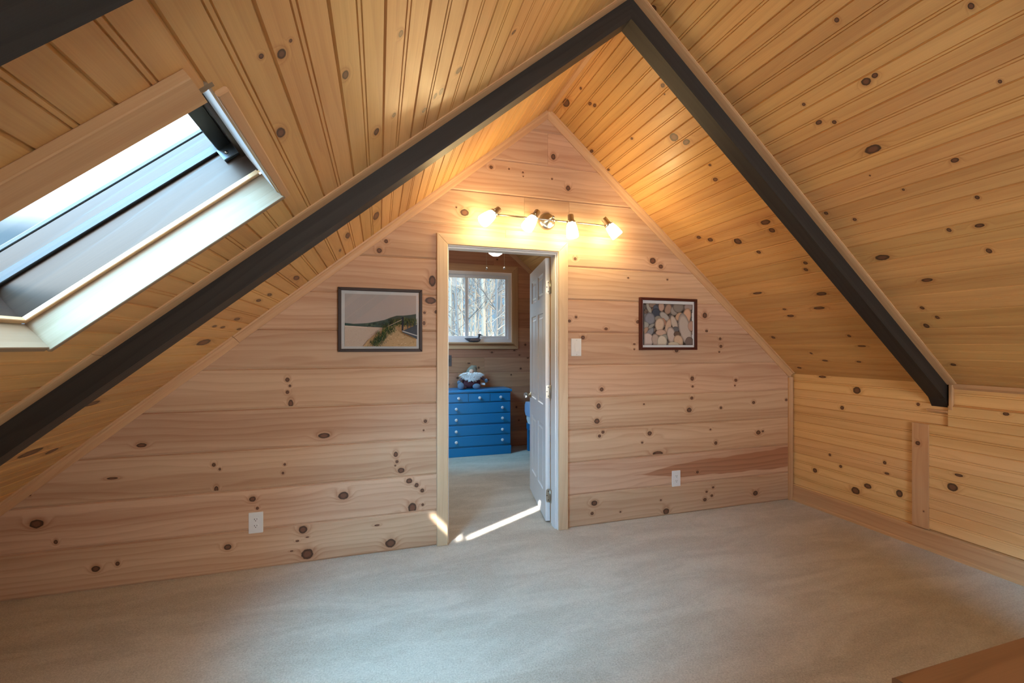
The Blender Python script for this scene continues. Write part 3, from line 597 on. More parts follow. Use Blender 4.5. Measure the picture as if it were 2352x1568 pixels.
for hz in (.205,1.00,1.80):
    mb=MB(); z0=hz-.05
    # leaf plate on the door edge, rounded on the open side, with three screws
    pts=[]; r=.014
    for cx,cz,a0 in ((.030-r,.0508*2-r,0),(.030-r,r,-90)):
        for k in range(7): 
            a=math.radians(a0+90-15*k) if a0==0 else math.radians(0-15*k)
            pts.append((cx+r*math.cos(a),cz+r*math.sin(a)))
    pts=[(0,.1016)]+pts+[(0,0)]
    F=[dp(-.0025,p[0]+.0005,z0-.012+p[1]) for p in pts]; B=[dp(0,p[0]+.0005,z0-.012+p[1]) for p in pts]
    mb.poly(F)
    for i in range(len(F)): mb.poly([F[i],F[i-1],B[i-1],B[i]])
    mb.tube([(HX,HY,z0),(HX,HY,z0+.1016)],.0062,12)
    mb.box((HX-.001,HY-.03,z0),(HX+.002,HY,z0+.1016),2,.0005)
    h=mb.build('hinge',M['satin'],leaf)
    sb=MB()
    for q in ((.010,.085),(.020,.051),(.010,.017)):
        c=dp(-.0028,q[0]+.004,z0-.012+q[1]); sb.lathe([(0,.0006),(.0036,.0004),(.0042,0)],Matrix.Translation(c)@((-ex).to_track_quat('Z','Y').to_matrix().to_4x4()),10)
    sb.build('screw',M['slot'],leaf)
for sgn,b0 in ((1,LT),(-1,0.0)):
    c=dp(LW-.06,b0,.885); T=Matrix.Translation(c)@((ey*sgn).to_track_quat('Z','Y').to_matrix().to_4x4())
    mb=MB(); mb.lathe([(0,0),(.027,0),(.027,.003),(.022,.007),(.011,.010),(.009,.022),(.013,.026),(.013,.030),(0,.030)],T,20); kb=mb.build('knob_rosette',M['brass'],leaf)
    mb=MB(); mb.lathe([(0,.028),(.014,.028),(.020,.036),(.027,.047),(.026,.055),(.018,.064),(0,.066)],T,8,False); mb.build('glass_knob',M['crystal'],kb)
# ------------------------------------------------------------------ four-lamp wall bar
def lamp_bar(loc,flip,label,group=None,heads=None):
    """flip=-1: on a wall facing -y ; built about loc = centre of the canopy on the wall"""
    lx,ly,lz=loc; t=thing('wall_light_bar',label,'light',loc,group)
    W=lambda x,y,z: Vector((lx+x, ly+y*(-flip), lz+z))
    mb=MB(); T=Matrix.Translation(Vector(loc))@Matrix.Rotation(PI/2*(1 if flip<0 else -1),4,'X')
    mb.lathe([(0,0),(.063,0),(.063,.004),(.058,.016),(.045,.022),(.012,.027),(.010,.125),(0,.125)],T,32); mb.build('canopy',M['nickel'],t)
    mb=MB(); mb.tube([W(-.405,-.125,-.020),W(.405,-.125,-.031)],.0062,10); mb.ball(W(0,-.125,-.025),.013); mb.build('rod',M['nickel'],t)
    for (sx,sz,dx,dy,dz) in heads:
        S=W(sx,-.125,sz); d=Vector((dx,dy*(-flip),dz)).normalized(); R=Matrix.Translation(S)@(d.to_track_quat('Z','Y').to_matrix().to_4x4())
        mb=MB(); mb.lathe([(0,-.034),(.020,-.034),(.0215,-.031),(.0215,.012),(.024,.014),(.024,.022),(.020,.024),(0,.024)],R,24)
        mb.tube([S,W(sx*.985,-.125,-.020-.013*(sx+.40))],.007,8)
        h=mb.build('lamp_head',M['nickel'],t)
        mb=MB(); mb.lathe([(.022,.016),(.031,.017),(.033,.022),(.033,.030),(.030,.033)],R,24)
        for k in range(3): a=k*2*PI/3+.5; mb.tube([R@Vector((.030*math.cos(a),.030*math.sin(a),.020)),R@Vector((.040*math.cos(a),.040*math.sin(a),.020))],.003,6)
        mb.build('shade_collar',M['nickel'],h)
        mb=MB(); mb.lathe([(.0,.026),(.026,.027),(.030,.034),(.036,.055),(.0405,.085),(.043,.118),(.042,.130),(.038,.131),(.030,.128),(0,.122)],R,24); mb.build('glass_shade',M['lampglass'],h)
    return t
HEADS=[(-.418,-.001,-.107,-.035,-.091),(-.133,.003,-.083,-.03,-.118),(.135,-.008,0,-.03,-.136),(.418,-.003,.082,-.03,-.112)]
lamp_bar((1.173,0,2.258),-1,'brushed nickel bar of four lit spot lamps on the gable wall above the doorway',heads=HEADS)
lamp_bar((1.18,YF,2.42),1,'added bar of four fill lamps, unseen on the wall behind the camera',heads=HEADS)  # unseen twin of the doorway bar, added as warm fill light
# ------------------------------------------------------------------ framed pictures
def picture(name,x0,x1,z0,z1,fw,depth,fmat,mat_w,label,draw,glass):
    t=thing(name,label,'picture',((x0+x1)/2,0,z0))
    mb=MB()
    for nm,q in casing('c',x0+fw,x1-fw,z0+fw,z1-fw,0,-1,fw,depth,None): mitred(mb,q,-.004,-1,depth,0 if nm in('top','bottom') else 1,.4)
    mb.build('frame',fmat,t)
    a,b,c,d=x0+fw-.002,x1-fw+.002,z0+fw-.002,z1-fw+.002; y=-.012
    mb=MB(); mb.poly([(a,y,c),(b,y,c),(b,y,d),(a,y,d)]); mb.poly([(a,-.003,c),(b,-.003,c),(b,-.003,d),(a,-.003,d)]); mb.build('mat_board',M['mat'],t,recalc=False)
    p0,p1,q0,q1=a+mat_w[0],b-mat_w[1],c+mat_w[2],d-mat_w[3]
    mb=MB(); draw(mb,p0,p1,q0,q1,y-.0012); mb.build('print',M['print'],t,recalc=False)
    if glass:
        mb=MB(); mb.box((a,y-.007,c),(b,y-.005,d),0,0); mb.build('glass_pane',M['picglass'],t)
    return t
def shape(mb,pts,y,col,edge=None,clip=None):
    """flat printed shape: pts in (x,z); optional darker edge colour (printed shading)"""
    if clip:
        x0,x1,z0,z1=clip; pts=clip_poly(pts,x0,x1,z0,z1)
        if len(pts)<3: return
    cx=sum(p[0] for p in pts)/len(pts); cz=sum(p[1] for p in pts)/len(pts)
    if edge is None:
        mb.face([mb.vert((p[0],y,p[1]),col=rgba(col)) for p in pts])
    else:
        n=len(pts); O_=[mb.vert((p[0],y,p[1]),col=rgba(edge)) for p in pts]; I=[mb.vert((cx+(p[0]-cx)*.72-.0008,y,cz+(p[1]-cz)*.72+.001),col=rgba(col)) for p in pts]
        for i in range(n): j=(i+1)%n; mb.face((O_[i],O_[j],I[j],I[i]))
        mb.face(I)
def clip_poly(pts,x0,x1,z0,z1):
    for ax,val,sg in ((0,x0,1),(0,x1,-1),(1,z0,1),(1,z1,-1)):
        out=[]
        for i in range(len(pts)):
            p,q=pts[i-1],pts[i]; a=(p[ax]-val)*sg; b=(q[ax]-val)*sg
            if (a>=0)!=(b>=0):
                t=a/(a-b); out.append((p[0]+(q[0]-p[0])*t,p[1]+(q[1]-p[1])*t))
            if b>=0: out.append(q)
        pts=out
        if len(pts)<3: return []
    return pts
def beach(mb,x0,x1,z0,z1,y):
    w,h=x1-x0,z1-z0; P=lambda u,v:(x0+u*w,z0+v*h); cl=(x0,x1,z0,z1); e=[y]
    def S(pts,c,edge=None): e[0]-=.00006; shape(mb,[P(*p) for p in pts],e[0],c,edge,cl)
    r=random.Random(4)
    S([(0,0),(1,0),(1,1),(0,1)],lin(186,178,178))
    S([(0,.445),(.12,.43),(.3,.445),(.42,.475),(.55,.515),(.63,.56),(.72,.60),(.82,.605),(.92,.62),(1,.64),(1,.2),(.45,.30),(0,.39)],lin(58,86,84))
    for k in range(90):
        u=r.uniform(.28,1.0); top=.46+max(0,(u-.32))*.28; v=r.uniform(.36,top-.03); a=r.uniform(.008,.022)
        S([(u+a*math.cos(t),v+a*1.1*math.sin(t)) for t in [i*PI/4 for i in range(8)]],lin(*r.choice([(48,74,70),(66,94,84),(40,62,62),(78,104,90)])))
    S([(0,0),(1,0),(1,.30),(.75,.32),(.6,.36),(.3,.375),(0,.395)],lin(196,182,170))
    S([(0,.380),(.3,.365),(.3,.372),(0,.392)],lin(226,214,206))
    for k in range(260):
        u,v=r.uniform(0,.5),r.uniform(0,.34); a=r.uniform(.002,.008)
        S([(u-a,v),(u+a,v-.002),(u+a*.6,v+.005)],lin(*r.choice([(176,160,148),(206,194,184),(168,150,136)])))
    S([(.25,0),(.32,.12),(.45,.26),(.6,.37),(.75,.43),(1,.40),(1,0)],lin(178,152,116))
    for k in range(240):
        u=r.uniform(.28,1); v=r.uniform(0,.44); a=r.uniform(.006,.02)
        if v>(u-.25)*1.0: continue
        S([(u-a,v),(u+a,v-.004),(u+a*.5,v+.008)],lin(*r.choice([(196,168,136),(160,132,98),(206,184,156),(140,120,86)])))
    for k in range(420):      # dune grass
        t=r.random(); u=.40+.24*t+r.gauss(0,.030+.02*t); v=.02+.34*t+r.gauss(0,.035); hh=r.uniform(.03,.085); dx=r.uniform(-.03,.03)
        S([(u-.004,v),(u+.004,v),(u+dx,v+hh)],lin(*r.choice([(30,58,40),(44,76,46),(62,92,52),(24,46,36),(112,120,64)])))
    for k in range(420):
        u=r.uniform(.66,1.0); v=r.uniform(.36,.50)+.10*(u-.66); hh=r.uniform(.02,.06); dx=r.uniform(-.015,.015)
        S([(u-.003,v),(u+.003,v),(u+dx,v+hh)],lin(*r.choice([(84,96,52),(60,78,48),(128,122,72),(44,64,46)])))
    S([(.57,.36),(.78,.50),(.79,.52),(.6,.39)],lin(176,164,150))
    S([(.78,.28),(1,.14),(1,.42),(.80,.30)],lin(64,72,84)); S([(.79,.285),(1,.195),(1,.215),(.79,.305)],lin(176,180,184))
    S([(.78,.30),(.805,.30),(.81,.56),(.785,.56)],lin(38,42,52))
    for k in range(4): u=.86+.045*k; S([(u,.34-.02*k),(u+.012,.34-.02*k),(u+.012,.45),(u,.45)],lin(60,66,70))
def pebbles(mb,x0,x1,z0,z1,y):
    w,h=x1-x0,z1-z0; cl=(x0,x1,z0,z1); e=[y]
    shape(mb,[(x0,z0),(x1,z0),(x1,z1),(x0,z1)],y,lin(58,48,42)); r=random.Random(8)
    def blob(cx,cy,a,b,rot,c,k=.05):
        e[0]-=.00008; ph=r.uniform(0,6); pts=[]
        for i in range(26):
            t=2*PI*i/26; f=1+k*math.sin(2*t+ph)+k*.6*math.sin(3*t+ph*2); px,py=a*f*math.cos(t),b*f*math.sin(t); ca,sa=math.cos(rot),math.sin(rot)
            pts.append((x0+(cx+px*ca-py*sa)*w,z1-(cy*h-(px*sa+py*ca)*w)))
        shape(mb,[(p[0]+.0012,p[1]-.0016) for p in pts],e[0]+.00004,lin(30,26,26),None,cl)
        shape(mb,pts,e[0],lin(*c),lin(*[q*.70 for q in c]),cl)
        for q in range(int(a*60)):
            u,v=r.gauss(0,a*.4),r.gauss(0,b*.4); s=r.uniform(.002,.005); e2=e[0]-.00003
            shape(mb,[(x0+(cx+u+s*math.cos(t))*w,z1-(cy*h-(v+s*math.sin(t))*w)) for t in (0,1.6,3.1,4.7)],e2,lin(*[z*.82 for z in c]),None,cl)
    for k in range(120):
        blob(r.random(),r.random(),r.uniform(.04,.09),r.uniform(.03,.06),r.uniform(0,3),r.choice([(120,108,102),(96,92,92),(140,120,108),(84,80,84),(110,96,86)]))
    B=[(.02,.36,.11,.08,0,(120,120,128)),(.10,.12,.105,.038,-1.15,(150,150,144)),(.17,.03,.07,.05,.2,(130,112,104)),(.24,.12,.06,.06,0,(78,86,102)),(.245,.225,.078,.095,1.5,(62,70,86)),(.35,.07,.085,.06,1.5,(172,146,134)),(.49,.13,.10,.070,1.3,(152,128,114)),(.61,.17,.08,.078,0,(142,138,134)),(.70,.08,.12,.09,.2,(128,122,118)),(.92,.06,.10,.07,0,(150,136,134)),
     (.12,.37,.115,.10,-.3,(124,128,140)),(.415,.31,.115,.062,-.65,(158,156,154)),(.28,.36,.07,.05,.3,(130,130,126)),(.71,.30,.085,.062,.7,(182,152,128)),(.88,.29,.145,.088,1.5,(196,160,136)),(.40,.44,.075,.04,-1,(164,124,106)),(.315,.51,.095,.125,0,(188,168,152)),(.49,.54,.13,.062,1.25,(184,160,142)),(.61,.46,.135,.065,-1.15,(180,168,158)),(.64,.62,.08,.05,.1,(98,100,106)),(.84,.62,.30,.125,-1.33,(176,166,160)),(.97,.53,.10,.07,1.4,(176,146,132)),
     (.14,.55,.085,.03,.45,(140,142,140)),(.02,.52,.08,.06,0,(146,148,146)),(.02,.66,.08,.045,.7,(160,134,118)),(.125,.69,.095,.055,.7,(128,132,142)),(.34,.70,.11,.058,0,(182,158,144)),(.545,.75,.15,.082,-1.4,(182,168,162)),(.41,.82,.07,.06,0,(142,144,138)),(.67,.73,.07,.05,0,(100,84,74)),(.07,.88,.11,.13,.3,(188,174,172)),(.225,.87,.075,.105,0,(170,154,146)),(.36,.92,.10,.115,.1,(196,188,176)),(.70,.90,.12,.09,-.9,(190,166,144)),(.60,.99,.12,.05,0,(186,176,158)),(.93,.93,.10,.09,0,(112,98,94))]
    for b in B: blob(*b)
picture('framed_picture',-.248,.276,1.313,1.724,.0195,.024,M['framedark'],(.022,.022,.017,.022),'framed beach and dune photograph left of the doorway, in a thin dark frame under glass',beach,True)
picture('framed_picture',1.939,2.467,1.319,1.729,.021,.026,M['framemahog'],(.014,.024,.020,.026),'framed pebble photograph right of the doorway, in a reddish-brown frame',pebbles,False)
# ------------------------------------------------------------------ switch and outlets
def rrect(w,h,r,n=5):
    pts=[]
    for cx,cz,a0 in ((w/2-r,h/2-r,0),(-w/2+r,h/2-r,90),(-w/2+r,-h/2+r,180),(w/2-r,-h/2+r,270)):
        for k in range(n+1): a=math.radians(a0+90*k/n); pts.append((cx+r*math.cos(a),cz+r*math.sin(a)))
    return pts
def slab(mb,pts,c,y0,y1,ch=.0015):
    """pts in x,z about c, from y0 (wall) out to y1"""
    A=[(c[0]+x,y0,c[1]+z) for x,z in pts]; B=[(c[0]+x,y1+(ch if y1<y0 else -ch),c[1]+z) for x,z in pts]; C=[(c[0]+x*(1-ch/.03),y1,c[1]+z*(1-ch/.05)) for x,z in pts]; n=len(pts)
    for i in range(n):
        j=(i+1)%n; mb.poly([A[i],A[j],B[j],B[i]]); mb.poly([B[i],B[j],C[j],C[i]])
    mb.poly(C)
def disc(mb,c,r,y0,y1,n=14): slab(mb,[(r*math.cos(2*PI*k/n),r*math.sin(2*PI*k/n)) for k in range(n)],c,y0,y1,.0003)
def outlet(x,z,label):
    t=thing('wall_outlet',label,'outlet',(x,0,z)); mb=MB(); slab(mb,rrect(.078,.126,.003),(x,z),0,-.006); mb.build('cover_plate',M['plastic'],t)
    for s in (1,-1):
        zc=z+s*.0195; p=[]
        for k in range(32):
            a=2*PI*k/32; p.append((.0172*math.cos(a),max(-.0132,min(.0132,.0172*math.sin(a)))))
        mb=MB(); slab(mb,p,(x,zc),-.005,-.0085,.0005); r=mb.build('receptacle',M['plastic'],t)
        mb=MB()
        for dx,hh in ((-.0064,.0088),(.0064,.0072)): slab(mb,rrect(.0026,hh,.0004,1),(x+dx,zc+.003),-.008,-.0088,.0001)
        disc(mb,(x,zc-.007),.0026,-.008,-.0088); mb.build('slots',M['slot'],r)
    mb=MB(); disc(mb,(x,z),.003,-.0055,-.0072); mb.build('screw',M['plastic'],t)
outlet(-.713,.282,'white duplex outlet low on the plank wall, left of the doorway')
outlet(2.283,.288,'white duplex outlet low on the plank wall, right of the doorway below the pebble picture')
t=thing('light_switch','white rocker light switch on the plank wall beside the right door casing','switch',(1.406,0,1.34))
mb=MB(); slab(mb,rrect(.082,.130,.003),(1.406,1.341),0,-.006); mb.build('cover_plate',M['plastic'],t)
mb=MB(); slab(mb,rrect(.033,.066,.001,2),(1.409,1.341),-.005,-.0075,.0006); rk_=mb.build('rocker_frame',M['plastic'],t)
mb=MB(); x,z=1.409,1.341; Q=[(-.0150,-.0075,.029),(.0150,-.0075,.029),(.0150,-.0085,0),(-.0150,-.0085,0)]; mb.poly([(x+a,b,z+c) for a,b,c in Q]); Q2=[(-.0150,-.0085,0),(.0150,-.0085,0),(.0150,-.0135,-.029),(-.0150,-.0135,-.029)]; mb.poly([(x+a,b,z+c) for a,b,c in Q2]); mb.poly([(x-.015,-.0135,z-.029),(x+.015,-.0135,z-.029),(x+.015,-.007,z-.029),(x-.015,-.007,z-.029)])
for s in (-.015,.015): mb.poly([(x+s,-.007,z+.029),(x+s,-.0085,z),(x+s,-.0135,z-.029),(x+s,-.007,z-.029)])
mb.build('rocker',M['plastic'],rk_)
for dz in (.053,-.053):
    mb=MB(); disc(mb,(1.409,1.341+dz),.003,-.0055,-.0068); mb.build('screw',M['nickel'],t)
# ------------------------------------------------------------------ half wall by the stairs (bottom right corner)
CZ=.85
mb=MB(); mb.box((.76,-2.66,0),(2.6,-2.552,CZ-.034),0,.001); struct(mb.build('wall_stair',M['white']))
mb=MB(); mb.box((.745,-2.69,CZ-.034),(2.62,-2.528,CZ),0,.004,bid=.83); struct(mb.build('trim_40',M['capw']),'wide pine cap board of the half wall in the bottom right corner','cap board')
# ------------------------------------------------------------------ bedroom: blue chest of drawers
dx0,dx1,dy0,dy1=.772,1.588,2.312,2.668
dz=thing('dresser','bright blue painted chest of drawers with round white knobs, seen through the doorway','dresser',((dx0+dx1)/2,(dy0+dy1)/2,0))
mb=MB(); mb.box((dx0,dy0,.0),(dx1,dy1,.781),2,.003); mb.build('body',M['blue'],dz)
mb=MB(); mb.box((dx0-.012,dy0-.022,.781),(dx1+.012,dy1,.811),0,.006); mb.build('top',M['blue'],dz)
mb=MB(); mb.box((dx0-.002,dy0-.012,0),(dx1+.002,dy0-.001,.106),0,.004); mb.build('plinth',M['blue'],dz)
def drawer(x0,x1,z0,z1,kn):
    mb=MB(); mb.prism([(0,0),(0,-.006),(.006,-.012),(z1-z0-.006,-.012),(z1-z0,-.006),(z1-z0,0)],(x0,dy0-.0005,z0),(x1,dy0-.0005,z0),(0,0,1),(0,1,0)); d=mb.build('drawer',M['blue'],dz)
    for kx in kn:
        mb=MB(); T=Matrix.Translation((kx,dy0-.012,(z0+z1)/2))@Matrix.Rotation(PI/2,4,'X'); mb.lathe([(0,0),(.009,0),(.007,.008),(.010,.012),(.017,.018),(.0185,.024),(.015,.031),(.006,.034),(0,.034)],T,18); mb.build('knob',M['plastic'],d)
for a,b in ((.786,1.042),(1.05,1.315),(1.323,1.577)): drawer(a,b,.664,.768,[(a+b)/2+(.008 if a<1 else 0)])
for a,b in ((.522,.650),(.395,.514),(.254,.374),(.123,.246)): drawer(.786,1.577,a,b,[.893,1.472])
# ------------------------------------------------------------------ plush gnome on the chest
gx,gy,gz=1.115,2.50,.811
t=thing('plush_gnome','plush gnome toy with a fluffy white beard sitting on the blue chest of drawers','toy',(gx,gy,gz))
G=lambda x,y,z:(gx+x,gy+y,gz+z)
mb=MB(); mb.lathe([(0,.006),(.075,.008),(.108,.035),(.118,.075),(.108,.12),(.088,.16),(.07,.19),(0,.20)],Matrix.Translation((gx+.012,gy+.02,gz))@Matrix.Diagonal((1,.8,1,1)),28); mb.build('body',M['knit'],t)
mb=MB()
pth=[G(.02,.02,.165),G(.022,.02,.20),G(.028,.022,.235),G(.045,.025,.268),G(.062,.028,.272),G(.085,.03,.235)]
mb.tube(pth,[.082,.078,.062,.040,.028,.010],16); mb.build('hat',M['hat'],t)
mb=MB(); mb.ball(G(-.005,-.066,.222),(.030,.028,.026)); mb.build('nose',M['nose'],t)
mb=MB(); r=random.Random(6); mb.ball(G(.004,-.035,.155),(.098,.045,.06)); mb.ball(G(.004,-.040,.135),(.060,.038,.045))
for k in range(420):
    a=r.uniform(-1,1); b=r.uniform(0,1); w=.108*(1-b**1.6*.75); x=a*w; z=.212-b*.080-abs(a)*.012; y=-.058-.035*math.cos(a*1.35)+.02*b*0
    L=r.uniform(.018,.040); q=Vector((x*.55+r.uniform(-.5,.5)*.03,-.012+r.uniform(-.012,.006),-L*(.7+.5*b))); p=Vector(G(x,y+.018,z))
    mb.tube([p,p+q*.5+Vector((0,-.008,0)),p+q],[.0065,.005,.0008],5,False)
mb.build('beard',M['beard'],t)
for s in (-1,1):
    mb=MB(); mb.tube([G(.012+s*.085,.0,.165),G(.012+s*.125,-.015,.125),G(.012+s*.155,-.03,.098)] if s<0 else [G(.012+s*.085,.0,.165),G(.012+s*.13,-.02,.135),G(.012+s*.165,-.035,.115)],[.020,.022,.021],10); ar=mb.build('arm',M['stripe'],t)
    c=G(.012-.168,-.035,.082) if s<0 else G(.012+.182,-.042,.100)
    mb=MB(); mb.ball(c,(.022,.02,.026)); mb.ball((c[0]-s*.014,c[1]-.012,c[2]+.006),(.010,.009,.013)); mb.build('mitten',M['felt'],ar)
    if s<0: P=[G(-.075,-.05,.022),G(-.135,-.085,.022)]; fc=G(-.142,-.095,.042); fr=(.042,.030,.046)
    else: P=[G(.05,-.06,.026),G(.058,-.10,.03)]; fc=G(.052,-.118,.036); fr=(.052,.028,.036)
    mb=MB(); mb.tube(P,[.022,.020],10); lg=mb.build('leg',M['stripe'],t)
    mb=MB(); mb.ball(fc,fr,18,12); mb.build('boot',M['felt'],lg)
mb=MB(); mb.bar(G(.128,-.02,.062),G(.178,-.04,.056),.026,.0015,(0,0,1),0); mb.build('tag',M['linen'],t)
# ------------------------------------------------------------------ duck decoy on the window ledge
kx,ky,kz=1.19,2.655,1.40
mb=MB(); mb.box((WX0-.0,YB-.062,WZ0-.022),(WX1,YB+.012,WZ0),0,.004); mb.build('window_sill',M['trim'],w2)
t=thing('duck_decoy','small grey wooden duck decoy with a speckled wing, on the bedroom window ledge','decoy',(kx,ky,kz))
Dk=lambda x,y,z:(kx+x,ky+y,kz+z)
mb=MB(); mb.tube([Dk(-.125,0,.052),Dk(-.10,0,.044),Dk(-.06,0,.036),Dk(0,0,.034),Dk(.05,0,.036),Dk(.075,0,.040),Dk(.088,0,.044)],[.003,.014,.028,.0335,.033,.025,.010],16)
mb.tube([Dk(.062,0,.05),Dk(.066,0,.072),Dk(.070,0,.090)],[.018,.014,.016],12); mb.build('body',M['duck'],t)
mb=MB(); mb.ball(Dk(.074,0,.098),(.022,.015,.017)); mb.build('head',M['duck'],t)
mb=MB(); mb.tube([Dk(.090,0,.097),Dk(.105,0,.092),Dk(.122,0,.089)],[.009,.0065,.004],8); mb.build('bill',M['duck'],t)
mb=MB()
for i in range(6):
    for j in range(2):
        x=-.05+.02*i+.01*j; z=.026+.014*j; mb.poly([Dk(x-.009,-.034,z),Dk(x,-.0345,z-.007),Dk(x+.009,-.034,z),Dk(x,-.0335,z+.007)])
for s in (1,): pass
mb.build('wing',M['duckwing'],t)
# ------------------------------------------------------------------ small dark plate on the bedroom wall
t=thing('switch_plate','small dark rectangular plate on the bedroom plank wall, above the left of the blue chest','plate',(.865,YB,1.16))
mb=MB(); pl=rrect(.075,.142,.004); A=[(.865+x,YB,1.161+z) for x,z in pl]; B=[(.865+x*.96,YB-.008,1.161+z*.98) for x,z in pl]
for i in range(len(A)): mb.poly([A[i],A[i-1],B[i-1],B[i]])
mb.poly(B); mb.build('cover_plate',M['navyplate'],t)
mb=MB(); mb.box((.853,YB-.013,1.139),(.877,YB-.0075,1.183),2,.002); mb.build('toggle',M['slot'],t)
# ------------------------------------------------------------------ bed behind the door
bx0,bx1,by0,by1=1.81,3.46,1.42,2.42
t=thing('bed','bed under a pale blue quilt, glimpsed behind the open white door','bed',((bx0+bx1)/2,(by0+by1)/2,0))
for x in (bx0+.03,bx1-.06):
    for y in (by0+.03,by1-.06):
        mb=MB(); mb.box((x,y,0),(x+.05,y+.05,.30),2,.004); mb.build('leg',M['bedblue'],t)
mb=MB(); mb.box((bx0+.02,by0+.02,.28),(bx1-.02,by1-.02,.36),0,.005); mb.build('rail',M['bedblue'],t)
mb=MB(); mb.box((bx0+.02,by0+.02,.36),(bx1-.02,by1-.02,.60),0,.05); mb.build('mattress',M['linen'],t)
mb=MB(); mb.box((bx0,by0,.46),(bx1-.35,by1,.635),0,.045); mb.build('quilt',M['quilt'],t)
mb=MB(); mb.ball((bx1-.22,(by0+by1)/2,.66),(.17,.30,.085)); mb.build('pillow',M['linen'],t)
# ------------------------------------------------------------------ ceiling fan in the bedroom
fx,fy=1.18,1.5
t=thing('ceiling_fan','bedroom ceiling fan with lit white globe and two pull chains, inside the doorway top','fan',(fx,fy,RZ))
mb=MB(); mb.lathe([(0,-.02),(.06,-.03),(.055,-.08),(.014,-.10),(.014,-.37),(0,-.37)],Matrix.Translation((fx,fy,RZ)),20); mb.build('downrod',M['nickel'],t)
mb=MB(); mb.lathe([(0,-.29),(.05,-.29),(.11,-.32),(.115,-.40),(.07,-.44),(.07,-.50),(0,-.50)],Matrix.Translation((fx,fy,RZ-.07)),28); mb.build('motor_housing',M['nickel'],t)
for k in range(5):
    a=2*PI*k/5+.3; d=Vector((math.cos(a),math.sin(a),0)); s=Vector((-d.y,d.x,.18)).normalized(); c=Vector((fx,fy,RZ-.44))
    mb=MB(); mb.bar(c+d*.19,c+d*.62,.13,.008,s); b=mb.build('blade',M['trim'],t)
    mb=MB(); mb.bar(c+d*.09,c+d*.24,.035,.006,s); mb.build('blade_iron',M['nickel'],b)
mb=MB(); mb.lathe([(.07,-.505),(.085,-.53),(.098,-.58),(.094,-.63),(.07,-.672),(.035,-.694),(0,-.70)],Matrix.Translation((fx,fy,RZ-.07)),28); mb.build('globe',M['globe'],t)
for cx,cz in ((1.082,2.165),(1.276,2.178)):
    mb=MB(); mb.tube([(fx+(cx-fx)*.7,fy,RZ-.54),(cx,fy,RZ-.57),(cx,fy,cz+.012)],.0016,6); ch=mb.build('pull_chain',M['brass'],t)
    mb=MB(); mb.ball((cx,fy,cz),(.0125,.0125,.015)); mb.build('pull_knob',M['crystal'] if cx<1.1 else M['plastic'],ch)
# ------------------------------------------------------------------ the wood beyond the bedroom window
GZ=-2.7
mb=MB(); N=24
for i in range(N):
    for j in range(N):
        f=lambda a,b:(-20+a*50/N,YB+1.2+b*50/N,GZ+.35*math.sin(a*.9)+.25*math.cos(b*.7)+max(0,b*50/N-14)*.16)
        mb.poly([f(i,j),f(i+1,j),f(i+1,j+1),f(i,j+1)])
o=struct(mb.build('terrain',M['litter']))
def tree(loc,h,r,seed,mat,lean,label,group,fork=False):
    R=random.Random(seed); t=thing('bare_tree',label,'tree',loc,group); x,y,z=loc
    mb=MB(); P=[];n=9
    for i in range(n+1):
        k=i/n; P.append(Vector((x+lean*k*h+.10*math.sin(k*6+seed)*k,y+.08*math.cos(k*5+seed)*k,z+h*k)))
    mb.tube(P,[r*(1.25 if i==0 else 1-.8*i/n) for i in range(n+1)],9); tk=mb.build('trunk',mat,t)
    mb=MB()
    def branch(p,d,L,rr,dep):
        pts=[p]; q=p.copy(); dd=d.copy()
        for i in range(4):
            dd=(dd+Vector((R.gauss(0,.16),R.gauss(0,.16),R.gauss(.05,.14)))).normalized(); q=q+dd*L/4; pts.append(q.copy())
        mb.tube(pts,[rr,rr*.8,rr*.6,rr*.42,rr*.2],5 if dep<1 else 4,False)
        if dep<2:
            for k in range(5 if dep==0 else 4):
                i=R.randint(1,4); e=(dd+Vector((R.gauss(0,.7),R.gauss(0,.7),R.gauss(.15,.5)))).normalized(); branch(pts[i],e,L*R.uniform(.4,.65),rr*.5,dep+1)
    for k in range(16):
        i=R.uniform(2.5,n-.3); a=int(i); p=P[a].lerp(P[a+1],i-a); an=R.uniform(0,2*PI)
        branch(p,Vector((math.cos(an),math.sin(an)*.7,R.uniform(.15,.9))).normalized(),h*R.uniform(.10,.24)*(1.2-i/n*.5),r*R.uniform(.16,.34),0)
    mb.build('branches',mat,tk)
    return t
GR='bare trees outside the bedroom window'
def at(px,y):   # ground spot where the wood stands, by bearing from the house
    a=math.tan(math.radians(16.829)+math.atan((px-1176)/1010.2)); return a*(y+3)
TS=[(1110,12.5,.115,1,0,.005,'pale straight tree trunk filling the middle of the right bedroom window pane'),
 (1140,10.5,.07,2,1,.035,'dark slender tree leaning right, near the right edge of the bedroom window'),
 (1151,14,.13,3,1,-.01,'dark tree trunk at the right edge of the bedroom window'),
 (1073,13,.10,4,1,.0,'dark tree trunk just left of the bedroom window bar'),
 (1090,16,.075,5,0,.004,'thin pale tree trunk just right of the bedroom window bar'),
 (1034,15,.10,6,0,-.006,'pale tree trunk at the left edge of the visible bedroom window'),
 (1050,11,.05,7,1,-.04,None),(1062,19,.09,8,0,.01,None),(1099,22,.10,9,1,.0,None),(1128,20,.10,10,0,-.01,None),(1160,18,.1,11,0,.0,None),(1041,24,.11,12,1,.01,None),(1082,26,.1,13,0,.01,None),(1118,28,.12,14,1,-.01,None),(1143,25,.11,15,0,.01,None),(1056,30,.13,16,0,0,None),(1022,20,.11,17,0,0,None),(1175,22,.12,18,1,0,None)]
